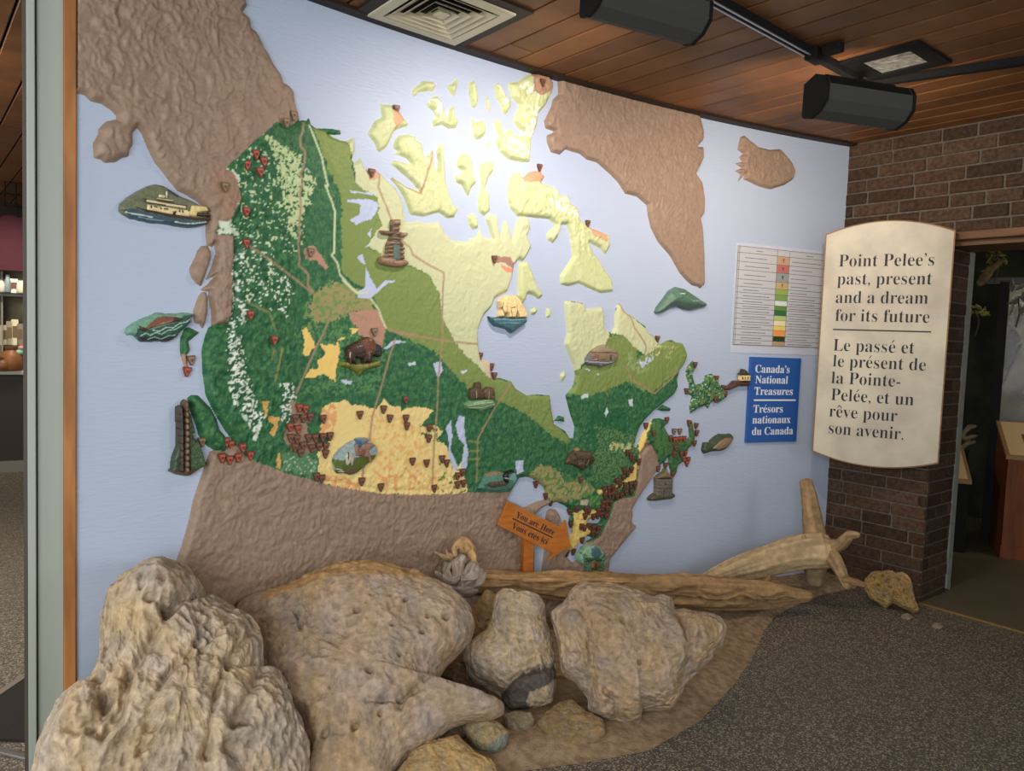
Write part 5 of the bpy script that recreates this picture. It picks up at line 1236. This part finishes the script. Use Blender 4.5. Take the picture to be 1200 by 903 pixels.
# recessed light, switched off
qa, qb, qc, qd = [cpt(*q) for q in ((1010, 71), (1065, 57), (1089, 69), (1035, 85))]
lc = (qa + qb + qc + qd) / 4; lu = np.linalg.norm(((qb + qc) - (qa + qd))) / 4; lv = np.linalg.norm(((qd + qc) - (qa + qb))) / 4
rl2 = thing('recessed_light', 'recessed square ceiling light with pale glass, switched off', 'ceiling light', tuple(lc))
mb = MB()
for (x0, x1, y0, y1) in ((-lu - .07, lu + .07, -lv - .07, -lv), (-lu - .07, lu + .07, lv, lv + .07), (-lu - .07, -lu, -lv, lv), (lu, lu + .07, -lv, lv)): mb.box((0, 0, 0), DB, NB, EZ, x0, x1, y0, y1, -.014, .0, bev=.002)
mb.build('frame', m_blk, rl2)
mb = MB(); mb.box((0, 0, 0), DB, NB, EZ, -lu, lu, -lv, lv, -.006, .0); mb.build('glass_lens', mat('prismatic_glass', (176, 176, 166), rough=.2, spec=.6, col2=(120, 120, 112), vscale=30, bump=.6, bscale=40), rl2)

# track
ta, tb = cpt(838, 0, H - .02), cpt(1006, 93, H - .02)
td = (tb - ta) / np.linalg.norm(tb - ta); tn = np.array([-td[1], td[0], 0]); ta2 = ta - td * .9
o_ = np.array(tb); o_[2] = H
trk = thing('lighting_track', 'black ceiling lighting track with silver edge carrying the lamp heads', 'track', tuple(o_))
Lt = np.linalg.norm(tb - ta2)
mb = MB(); mb.box(ta2 - o_, td, tn, EZ, 0, Lt, -.018, .018, -.016, .02, bev=.002); rail_ = mb.build('rail', m_blk, trk)
mb = MB()
for s_ in (-.013, .013): mb.box(ta2 - o_, td, tn, EZ, 0, Lt * .80, s_ - .0035, s_ + .0035, -.020, -.016)
mb.build('silver_edge', mat('aluminium', (176, 178, 182), rough=.35, metal=.7), rail_)
cj = cpt(956, 63, H - .02); mb = MB(); mb.box(cj - o_, td, tn, EZ, -.05, .05, -.028, .028, -.034, .02, bev=.004); mb.box(cj - o_ + tn * -.07, td, tn, EZ, -.03, .02, -.05, .03, -.02, .02, bev=.004); mb.build('feed_connector', m_blk, trk)
t2a, t2b = cpt(1012, 99, H - .02), cpt(1200, 72, H - .02); d2 = t2b - t2a; L2 = np.linalg.norm(d2); d2 /= L2; n2_ = np.array([-d2[1], d2[0], 0])
mb = MB(); mb.box(t2a - o_, d2, n2_, EZ, -.02, L2 + .6, -.018, .018, -.016, .02, bev=.002); mb.build('rail', m_blk, trk)


def flood(label, ctr, angd, L_, R_, tilt, power, col, stem_xy, aim, spread=150):
    a = math.radians(angd); ax = np.array([math.cos(a), math.sin(a), 0]); fw_ = np.array([-math.sin(a), math.cos(a), 0])   # fw_ = towards the wall
    t = math.radians(tilt); f_ = fw_ * math.cos(t) - EZ * math.sin(t); u_ = EZ * math.cos(t) + fw_ * math.sin(t)
    root = thing('flood_lamp', label, 'spotlight', tuple(ctr))
    prof = [(-.30, .95), (-.85, .55), (-1.0, .1), (-.80, -.62), (-.25, -.95), (.45, -1.0), (.95, -.72), (1.0, -.55), (.92, -.5), (.5, -.8), (-.25, -.8), (-.68, -.5), (-.85, .05), (-.70, .45), (-.28, .8), (.55, .8), (.62, .95)]
    mb = MB(); mb.prism([(x * R_, y * R_) for x, y in prof], -ax * L_ / 2, f_, u_, ax, 0, L_); hs_ = mb.build('housing', m_gry, root)
    for s_ in (-1, 1):
        mb = MB(); cap_ = [(x * R_ * 1.04, y * R_ * 1.04) for x, y in prof[:8]] + [(.62 * R_, .95 * R_)]
        mb.prism(cap_, ax * s_ * L_ / 2, f_, u_, ax * s_, -.002, .012); mb.build('end_cap', m_blk, hs_)
    mb = MB(); mb.prism([(x * R_ * 1.02, y * R_ * 1.02) for x, y in prof[:3]] + [(-.9 * R_, .1 * R_), (-.3 * R_, .9 * R_)], -ax * L_ / 2, f_, u_, ax, .01, L_ - .01); mb.build('top_shade', m_blk, hs_)
    st = np.array([stem_xy[0], stem_xy[1], H]) - ctr
    mb = MB(); mb.tube([(0, 0, R_ * .7), (st[0] * .5, st[1] * .5, st[2] * .7), st], .014, 10); mb.box((st[0], st[1], st[2] - .03), ax, fw_, EZ, -.035, .035, -.018, .018, -.02, .03, bev=.003); mb.build('stem', m_blk, root)
    mb = MB(); mb.box((0, 0, R_ * 1.0), ax, fw_, EZ, -L_ * .42, L_ * .42, -.008, .008, -.004, .006); mb.build('yoke_bar', m_blk, root)
    mb = MB(); mb.tube([-ax * L_ * .36 + f_ * .15 * R_, ax * L_ * .36 + f_ * .15 * R_], R_ * .13, 10); mb.build('lamp_tube', mat('lit_tube', (255, 226, 180), emit=6.0), root)
    lp = ctr + f_ * R_ * .75 - u_ * R_ * .1
    area('flood_light', tuple(lp), tuple(aim), L_ * .8, R_ * .9, power, col, math.radians(spread))
    return root


c1 = at_d(1006, 119, 3.36); flood('dark grey flood lamp hanging at the end of the ceiling track', c1, 16, .40, .078, 14, 14, (1.0, .84, .70), cpt(1008, 97)[:2], (1.85, 4.6, 1.95))
c2 = at_d(758, 4, 2.86); flood('dark grey flood lamp cut off by the top edge of the view', c2, 27, .46, .085, 14, 15, (1.0, .86, .81), cpt(800, -60)[:2], wall_pt(1.9, 1.25), 150)

# ================================================================== LEFT: DOOR POST AND GIFT SHOP
m_post = mat('grey_green_paint', (158, 164, 152), rough=.5, spec=.3)
WL = wall_pt(0.0, 0.0); t0, n0 = wall_frame(0.0)
vd = np.array([WL[0], WL[1], 0]) / np.linalg.norm(WL[:2]); hx = np.array([vd[1], -vd[0], 0])     # across the line of sight, to the right
px_m = np.linalg.norm(WL[:2]) * abs(vd[1]) ** 0 / F
mw = lambda x: (x - 88.5) * 0.00238
mb = MB(); mb.box(WL, hx, -vd, EZ, mw(75), .004, -.10, .014, 0, H, bev=.003)
tag(mb.build('trim_5', mat('knotty_pine', (176, 118, 62), rough=.5, col2=(138, 86, 44), vscale=5, stretch=(3, 3, .5))), kind='structure')
pz = thing('door_post', 'pale grey green metal door post at the left edge of the map wall', 'door post', tuple(WL))
mb = MB(); mb.box((0, 0, 0), hx, -vd, EZ, mw(44), mw(75), -.12, .0, 0, H, bev=.002); mb.build('post_face', m_post, pz)
mb = MB(); mb.box((0, 0, 0), hx, -vd, EZ, mw(33), mw(42.5), -.10, .02, 0, H, bev=.002); mb.build('edge_strip', m_post, pz)
mb = MB(); mb.box((0, 0, 0), hx, -vd, EZ, mw(28), mw(33), -.10, .004, 0, H, bev=.001); mb.box((0, 0, 0), hx, -vd, EZ, mw(42.5), mw(44), -.09, -.01, 0, H); mb.build('dark_seal', mat('brown_seal', (78, 70, 62), rough=.6), pz)
# threshold rail on the floor
ra_, rb_ = at_z(-40, 872, 0), at_z(44, 893, 0); dr = (rb_ - ra_) / np.linalg.norm(rb_ - ra_); nr = np.array([-dr[1], dr[0], 0])
mb = MB(); mb.box(ra_, dr, nr, EZ, -.3, np.linalg.norm(rb_ - ra_), -.012, .018, 0, .012, bev=.003); mb.box(ra_, dr, nr, EZ, -.3, np.linalg.norm(rb_ - ra_), -.006, .0, .012, .02)
tag(mb.build('trim_6', mat('metal_rail', (150, 146, 138), rough=.3, metal=.7)), kind='structure')
ma_, mb_ = at_z(-30, 838, 0), at_z(40, 790, 0)
mc_, md_ = at_z(40, 870, 0), at_z(-30, 868, 0)
b = MB(); b.prism([tuple(q[:2]) for q in (ma_, mb_, mc_, md_)], (0, 0, 0), EX, EY, EZ, .001, .012)
tag(b.build('door_mat', mat('dark_mat', (46, 40, 34), rough=.95, bump=.5, bscale=200)), 'dark floor mat inside the gift shop doorway', 'mat')
e_ = MB(); dm = (mb_ - ma_) / np.linalg.norm(mb_ - ma_); nm2 = np.array([-dm[1], dm[0], 0]); e_.box(ma_, dm, nm2, EZ, 0, np.linalg.norm(mb_ - ma_), 0, .03, .001, .014); me_ = e_.build('mat_edge', mat('mat_border', (126, 114, 98), rough=.6)); me_.parent = bpy.data.objects['door_mat']

DSH = 5.0     # distance of the shop counter
sp_ = lambda x, y, d=DSH: at_d(x, y, d)
cdir = np.array([.86, .5, 0]); cnrm = np.array([.5, -.86, 0])
fl0 = at_z(10, 553, 0)
dS = math.hypot(fl0[0], fl0[1])
zc = sp_(10, 434, dS)[2]
oc = np.array([fl0[0], fl0[1], 0.0]); hx2 = np.array([-fl0[1], fl0[0], 0]) / dS; hx2 = hx2 if hx2 @ RC[:, 0] > 0 else -hx2; vf = np.array([fl0[0], fl0[1], 0]) / dS
pm = dS / F * .73
ux = lambda x: (x - 10) * pm
_lp = oc - vf * .7 + EZ * 2.45; area('shop_fill_light', tuple(_lp), tuple(oc + vf * .2 + EZ * 1.25), .5, .3, 9, (1.0, .9, .76), math.radians(120))  # unseen lamp added to brighten the goods on the shelf
ct_ = thing('shop_counter', 'dark gift shop counter with a pale top beyond the doorway', 'counter', tuple(oc))
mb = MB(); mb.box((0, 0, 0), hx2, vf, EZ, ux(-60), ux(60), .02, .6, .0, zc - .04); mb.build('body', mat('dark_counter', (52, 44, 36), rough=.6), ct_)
mb = MB(); mb.box((0, 0, 0), hx2, vf, EZ, ux(-60), ux(60), .0, .62, 0, .11); mb.build('kick_board', mat('grey_kick', (120, 116, 104), rough=.6), ct_)
mb = MB(); mb.box((0, 0, 0), hx2, vf, EZ, ux(-60), ux(60), -.03, .65, zc - .04, zc, bev=.005); mb.build('counter_top', mat('pale_laminate', (170, 164, 150), rough=.4), ct_)
z1, z2, z3 = sp_(10, 343, dS)[2], sp_(10, 326, dS)[2], sp_(10, 300, dS)[2]
sh = thing('shop_shelf', 'grey display shelf of souvenirs standing on the counter', 'shelf', tuple(oc + EZ * zc + vf * .1))
for za in (z1,):
    mb = MB(); mb.box((0, 0, za - zc), hx2, vf, EZ, ux(-60), ux(60), -.02, .32, -.03, .0, bev=.003); mb.build('shelf_board', mat('grey_shelf', (132, 128, 120), rough=.5), sh)
mb = MB(); mb.box((0, 0, 0), hx2, vf, EZ, ux(-60), ux(60), .33, .35, 0, z3 - zc + .1); mb.build('back_panel', mat('shelf_back', (150, 138, 112), rough=.7, var=.3, vscale=9), sh)
for x in (-40, 3):
    mb = MB(); mb.box((0, 0, 0), hx2, vf, EZ, ux(x), ux(x) + .012, .0, .32, 0, z1 - zc + .22); mb.build('upright', mat('grey_shelf'), sh)


def jar(name, label, cat, x, zb_, w, h, col, lidc, dep=.06, box=False):
    o_ = oc + hx2 * ux(x) + vf * dep + EZ * zb_; r = thing(name, label, cat, tuple(o_), 'souvenirs on the shop counter and shelf')
    mb = MB(); mb.cur = lin(col)
    if box: mb.box((0, 0, 0), hx2, vf, EZ, -w / 2, w / 2, 0, w * .8, 0, h, bev=.003)
    else:
        pr = [(.7, 0), (1, .08), (1, .6), (.8, .8), (.55, .88), (.55, 1)]
        mb.tube([(0, 0, h * b_) for a_, b_ in pr], [w / 2 * a_ for a_, b_ in pr], 16)
    mb.build('body', m_mk, r, smooth=not box)
    mb = MB(); mb.cur = lin(lidc)
    if box: mb.box((0, 0, 0), hx2, vf, EZ, -w * .34, w * .34, -.003, .001, h * .3, h * .75)
    else: mb.tube([(0, 0, h * .98), (0, 0, h * 1.08)], w * .32, 14)
    mb.build('label_panel' if box else 'lid', m_mk, r)


jar('woven_basket', 'round brown basket on the counter, larger of two', 'basket', 14, zc, .20, .22, (142, 92, 52), (96, 60, 34), .02)
jar('woven_basket', 'low brown basket at the counter\'s left edge', 'basket', 4, zc, .16, .12, (120, 78, 46), (84, 54, 32), -.01)
jar('gift_box', 'grey gift box on the counter beside the baskets', 'box', 21, zc, .07, .13, (138, 140, 152), (190, 188, 186), .0, True)
jar('soap_bar', 'mint green bundle beside the baskets', 'ornament', 23, zc + .16, .08, .05, (136, 190, 164), (110, 160, 140), .0); jar('soap_bar', 'pink bundle beside the baskets', 'ornament', 25, zc + .21, .06, .04, (214, 146, 140), (190, 120, 110), .0)
for q in ('soap_bar', 'soap_bar.001'):
    o_ = bpy.data.objects[q]; mb = MB(); mb.cur = lin((150, 130, 100)); mb.box((0, 0, -.21 if q.endswith('1') else -.16), hx2, vf, EZ, -.015, .015, .0, .02, 0, .21 if q.endswith('1') else .16); mb.build('stand', m_mk, o_)
for i, (x, w, h, c) in enumerate(((6, .07, .20, (196, 186, 156)), (12, .06, .24, (150, 140, 116)), (18, .06, .26, (224, 214, 176)), (24, .06, .22, (132, 122, 104)))):
    jar('souvenir_carton', ('cream carton', 'brown grey carton', 'tall pale yellow carton', 'dark grey carton')[i] + ' at the back of the counter under the shelf', 'box', x, zc + .24, w, h, c, (110, 90, 60), .22, True)
    o_ = [q for q in bpy.data.objects if q.name.startswith('souvenir_carton')][-1]
for i, (x, w, h, c, l_) in enumerate(((3, .07, .12, (190, 186, 170), (90, 80, 66)), (10, .06, .16, (120, 132, 134), (70, 80, 84)), (17, .10, .14, (222, 214, 190), (100, 60, 50)), (25, .08, .13, (210, 200, 172), (60, 56, 52)))):
    jar('souvenir_mug', ('cream mug', 'blue grey jar', 'wide white mug with red mark', 'ivory mug')[i] + ' on the upper shop shelf', 'mug', x, z1, w, h, c, l_, .02, i == 2)
# hanging shirts and wire rack
zs0, zs1 = sp_(20, 318, dS)[2], sp_(20, 252, dS)[2]
so_ = oc + hx2 * ux(22) + vf * .0 + EZ * zs0; hh = zs1 - zs0
ts = thing('hanging_shirt', 'dark maroon t-shirt hanging in the gift shop', 'shirt', tuple(so_))
pr = [(-.16, 0), (.16, 0), (.17, hh * .55), (.25, hh * .5), (.29, hh * .72), (.12, hh * .97), (.05, hh), (0, hh * .95), (-.05, hh), (-.12, hh * .97), (-.29, hh * .72), (-.25, hh * .5), (-.17, hh * .55)]
mb = MB(); mb.prism(pr, (0, 0, 0), hx2, EZ, vf, -.025, .025); mb.build('fabric', mat('maroon_cloth', (62, 26, 34), rough=.9, bump=.5, bscale=14), ts, bevel=.008)
mb = MB(); mb.tube([(0, 0, hh * .96), (0, 0, hh + .1)], .006, 6); mb.build('hanger', m_blk, ts)
ts2 = thing('hanging_shirt', 'bright red garment hanging left of the maroon shirt', 'shirt', tuple(oc + hx2 * ux(-7) + vf * .06 + EZ * (zs0 + .0)))
mb = MB(); mb.prism([(x * .55, y * .9) for x, y in pr], (0, 0, 0), hx2, EZ, vf, -.02, .02); mb.build('fabric', mat('red_cloth', (150, 34, 52), rough=.9, bump=.5, bscale=14), ts2, bevel=.008)
mb = MB(); mb.tube([(0, 0, hh * .86), (0, 0, hh * 1.2)], .006, 6); mb.build('hanger', m_blk, ts2)
zr0, zr1 = sp_(20, 242, dS)[2], sp_(20, 214, dS)[2]
wr = thing('wire_rack', 'black wire rack above the maroon shirt', 'rack', tuple(oc + hx2 * ux(20) + EZ * zr0))
mb = MB(); hr = zr1 - zr0
for k_ in range(4): mb.tube([(hx2 * (-.09 + .09 * k_))[:], (hx2 * (-.09 + .09 * k_) + EZ * hr)[:]], .005, 6)
for k_ in range(3): mb.tube([(hx2 * -.09 + EZ * hr * k_ / 2), (hx2 * .18 + EZ * hr * k_ / 2)], .005, 6)
mb.build('grid', m_blk, wr); mb = MB(); mb.tube([hx2 * .05 + EZ * hr, hx2 * .05 + EZ * (H - zr0)], .006, 6); mb.build('hanging_rod', m_blk, wr)
# shop walls
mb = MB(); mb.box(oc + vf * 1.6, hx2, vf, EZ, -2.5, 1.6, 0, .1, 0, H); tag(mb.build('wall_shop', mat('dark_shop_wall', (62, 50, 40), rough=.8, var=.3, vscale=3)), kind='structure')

# ================================================================== RIGHT: EXHIBIT ROOM
OB = PC + DB * (PIER - .35) - NB * DEEP
bk = 2.6
m_mur = mat('forest_mural', (54, 60, 34), rough=.7, col2=(18, 19, 14), vscale=3.4, detail=9.)
mb = MB(); mb.box(OB, DB, -NB, EZ, -1.7, 5, bk, bk + .1, 0, H); tag(mb.build('wall_exhibit', m_mur), kind='structure')
mb = MB(); mb.box(OB, DB, -NB, EZ, -1.7, -1.58, .02, bk, 0, H); tag(mb.build('wall_exhibit_side', mat('dark_green_wall', (34, 40, 26), rough=.8)), kind='structure')
dE = lambda x, y, d: at_d(x, y, d)
# mural branch and leaves: a dead branch and leaf sprays hung before the forest wall
ob_ = dE(1160, 325, 6.5); br_ = thing('tree_branch', 'bare pale brown branch high in the dark exhibit opening', 'branch', tuple(ob_))
limb('bough', [dE(1146, 335, 6.5), dE(1153, 326, 6.5), dE(1160, 316, 6.5), dE(1172, 307, 6.5), dE(1180, 303, 6.5)], [.02, .035, .032, .02, .008], (116, 96, 66), br_, ob_, 71, 14, 40, .15)
limb('twig', [dE(1160, 318, 6.5), dE(1154, 317, 6.48), dE(1149, 318, 6.46)], [.014, .010, .004], (116, 96, 66), br_, ob_, 73, 10, 20, .15)


def leaf_spray(label, c, n_, col, sz, d, sx, sy, seed):
    rj = random.Random(seed); o_ = dE(*c, d); r = thing('leaf_spray', label, 'leaves', tuple(o_))
    mb = MB(); mb.tube([(0, 0, .02), (.02, 0, -.1), (0, 0, -.2)], .006, 6); mb.build('stem', mat('twig_bark', (62, 50, 34)), r)
    for i in range(n_):
        p = dE(c[0] + rj.uniform(-sx, sx), c[1] + rj.uniform(-sy, sy), d + rj.uniform(-.05, .05)) - o_; a = rj.uniform(0, 6.28); tl = np.array([math.cos(a), 0, math.sin(a)]); wd = np.array([-math.sin(a), .5, math.cos(a)]) * .35
        m2 = MB(); m2.cur = lin(np.array(col) * rj.uniform(.7, 1.1)); m2.add([p - tl * sz, p - tl * sz * .3 + wd * sz, p + tl * sz * .4 + wd * sz * .7, p + tl * sz, p + tl * sz * .4 - wd * sz * .7, p - tl * sz * .3 - wd * sz, p + np.array([0, -.012, 0])], [(0, 1, 6), (1, 2, 6), (2, 3, 6), (3, 4, 6), (4, 5, 6), (5, 0, 6)]); m2.build('leaf', m_mk, r)


leaf_spray('yellow green leaf spray at the top of the dark opening', (1168, 300), 14, (112, 112, 46), .035, 6.8, 10, 8, 1); leaf_spray('yellow leaf spray beside the brick pier inside the opening', (1145, 363), 12, (120, 116, 44), .035, 6.6, 11, 5, 2); leaf_spray('pale grey leaf spray at the right edge of the opening', (1193, 350), 9, (108, 108, 94), .05, 6.4, 8, 16, 3)
# dark display case
pe = at_z(1150, 636, 0); dC = math.hypot(pe[0], pe[1]); vE = np.array([pe[0], pe[1], 0]) / dC; hE = np.array([vE[1], -vE[0], 0]); pmE = dC / F * .71
dc_ = thing('display_case', 'tall dark framed display case in the exhibit room', 'display case', tuple(np.array([pe[0], pe[1], 0])))
zT = dE(1150, 328, dC)[2]
eX = lambda x: (x - 1150) * pmE
for x0, x1 in ((1148, 1160), (1214, 1226)):
    mb = MB(); mb.box((0, 0, 0), hE, vE, EZ, eX(x0), eX(x1), .02, .12, 0, zT); mb.build('post', m_blk, dc_)
mb = MB(); mb.box((0, 0, 0), hE, vE, EZ, eX(1132), eX(1226), .02, .12, zT - .03, zT + .02); mb.build('top_rail', mat('dark_bronze', (58, 54, 48), rough=.4), dc_)
mb = MB(); mb.box((0, 0, 0), hE, vE, EZ, eX(1160), eX(1214), .3, .5, 0, zT * .42); mb.build('plinth', m_blk, dc_)
mb = MB(); mb.box((0, 0, 0), hE, vE, EZ, eX(1160), eX(1214), .06, .065, zT * .42, zT); mb.build('glass_pane', mat('case_glass', (220, 226, 222), rough=.05, spec=.4, alpha=.10), dc_)
mb = MB(); mb.box((0, 0, 0), hE, vE, EZ, eX(1160), eX(1214), .5, .52, 0, zT); mb.build('back_board', mat('case_back', (150, 138, 112), rough=.8, col2=(70, 64, 52), vscale=3.5), dc_)
bo = dE(1186, 400, dC + .3); bd = thing('mounted_bird', 'dark mounted bird perched inside the display case', 'bird', tuple(bo))
limb('body', [dE(1187, 386, dC + .3), dE(1188, 396, dC + .3), dE(1184, 412, dC + .3), dE(1178, 432, dC + .3)], [.018, .045, .05, .012], (52, 46, 40), bd, bo, 91, 16, 40, .06)
limb('perch', [dE(1176, 450, dC + .3), dE(1186, 422, dC + .32), dE(1198, 402, dC + .3)], [.010, .016, .010], (70, 58, 42), bd, bo, 93, 10, 30, .1)
limb('twig', [dE(1162, 466, dC + .3), dE(1168, 463, dC + .3), dE(1175, 462, dC + .3)], [.006, .008, .004], (160, 146, 120), bd, bo, 95, 8, 16, .1)
# podium with a lit sloped label panel
m_pod = mat('orange_brown_wood', (130, 70, 30), rough=.5, col2=(104, 54, 22), vscale=6, stretch=(4, 4, .6))
m_lab = mat('cream_label', (214, 184, 136), rough=.5)


def podium(label, bx, by, x0, x1, ytop, yfront, mbody, dp):
    b_ = at_z(bx, by, 0); dd = math.hypot(b_[0], b_[1]); v_ = np.array([b_[0], b_[1], 0]) / dd; v_ = v_ * math.cos(.2) + np.array([-v_[1], v_[0], 0]) * math.sin(.2); h_ = np.array([v_[1], -v_[0], 0]); k_ = dd / F * .70
    zf = dE(bx, yfront, dd)[2]; zb_2 = zf + .22
    a, c = (x0 - bx) * k_, (x1 - bx) * k_; o_ = np.array([b_[0], b_[1], 0])
    r = thing('label_podium', label, 'podium', tuple(o_))
    mb = MB(); mb.prism([(0, 0), (dp, 0), (dp, zb_2 - .03), (0, zf - .03)], h_ * a, v_, EZ, h_, 0, c - a); mb.build('body', mbody, r)
    mb = MB(); mb.prism([(0, zf - .028), (dp, zb_2 - .028), (dp, zb_2), (0, zf)], h_ * (a - .015), v_, EZ, h_, 0, c - a + .03); st_ = mb.build('sloped_top', mat('bronze_edge', (150, 118, 74), rough=.4), r)
    sl = np.array([dp, zb_2 - zf]); sl = sl / np.linalg.norm(sl); S = v_ * sl[0] + EZ * sl[1]; Nn = -v_ * sl[1] + EZ * sl[0]; Ls = math.hypot(dp, zb_2 - zf)
    mb = MB(); mb.box(EZ * zf, h_, S, Nn, a + .01, c - .01, .015, Ls - .015, .0, .003); mb.build('label_sheet', m_lab, st_)
    mb = MB(); mb.box(EZ * zf, h_, S, Nn, a + (c - a) * .30, a + (c - a) * .62, Ls * .30, Ls * .62, .003, .005); mb.build('printed_picture', mat('dim_picture', (112, 98, 80), rough=.6, var=.4, vscale=30), st_)
    mb = MB(); mb.box((0, 0, 0), h_, v_, EZ, a - .006, c + .006, -.006, dp, 0, .10); mb.build('kick_board', mbody, r)


podium('orange brown podium with a lit sloped label at the right edge', 1190, 656, 1172, 1250, 494, 534, m_pod, .46)
podium('low black podium with a lit label beside the brick pier', 1128, 648, 1090, 1130, 540, 562, m_blk, .4)
sk = dE(1137, 512, dC + .2); sr = thing('pale_antler', 'curled pale antler in the shadows above the low podium', 'antler', tuple(sk))
for i, q in enumerate(("1145,499 1136,500 1130,507 1130,515 1137,512 1146,510", "1144,517 1134,519 1128,524 1130,530")):
    limb('tine', [dE(*map(float, w.split(',')), dC + .2) for w in q.split()], [.012] + [.02] * (len(q.split()) - 2) + [.008], (150, 132, 100), sr, sk, 96 + i, 12, 30, .15)
mb = MB(); mb.tube([dE(1132, 527, dC + .2) - sk, (dE(1132, 527, dC + .2) - sk) * [1, 1, 0] + EZ * (-sk[2] + .0)], .02, 8); mb.build('stand', m_blk, sr)
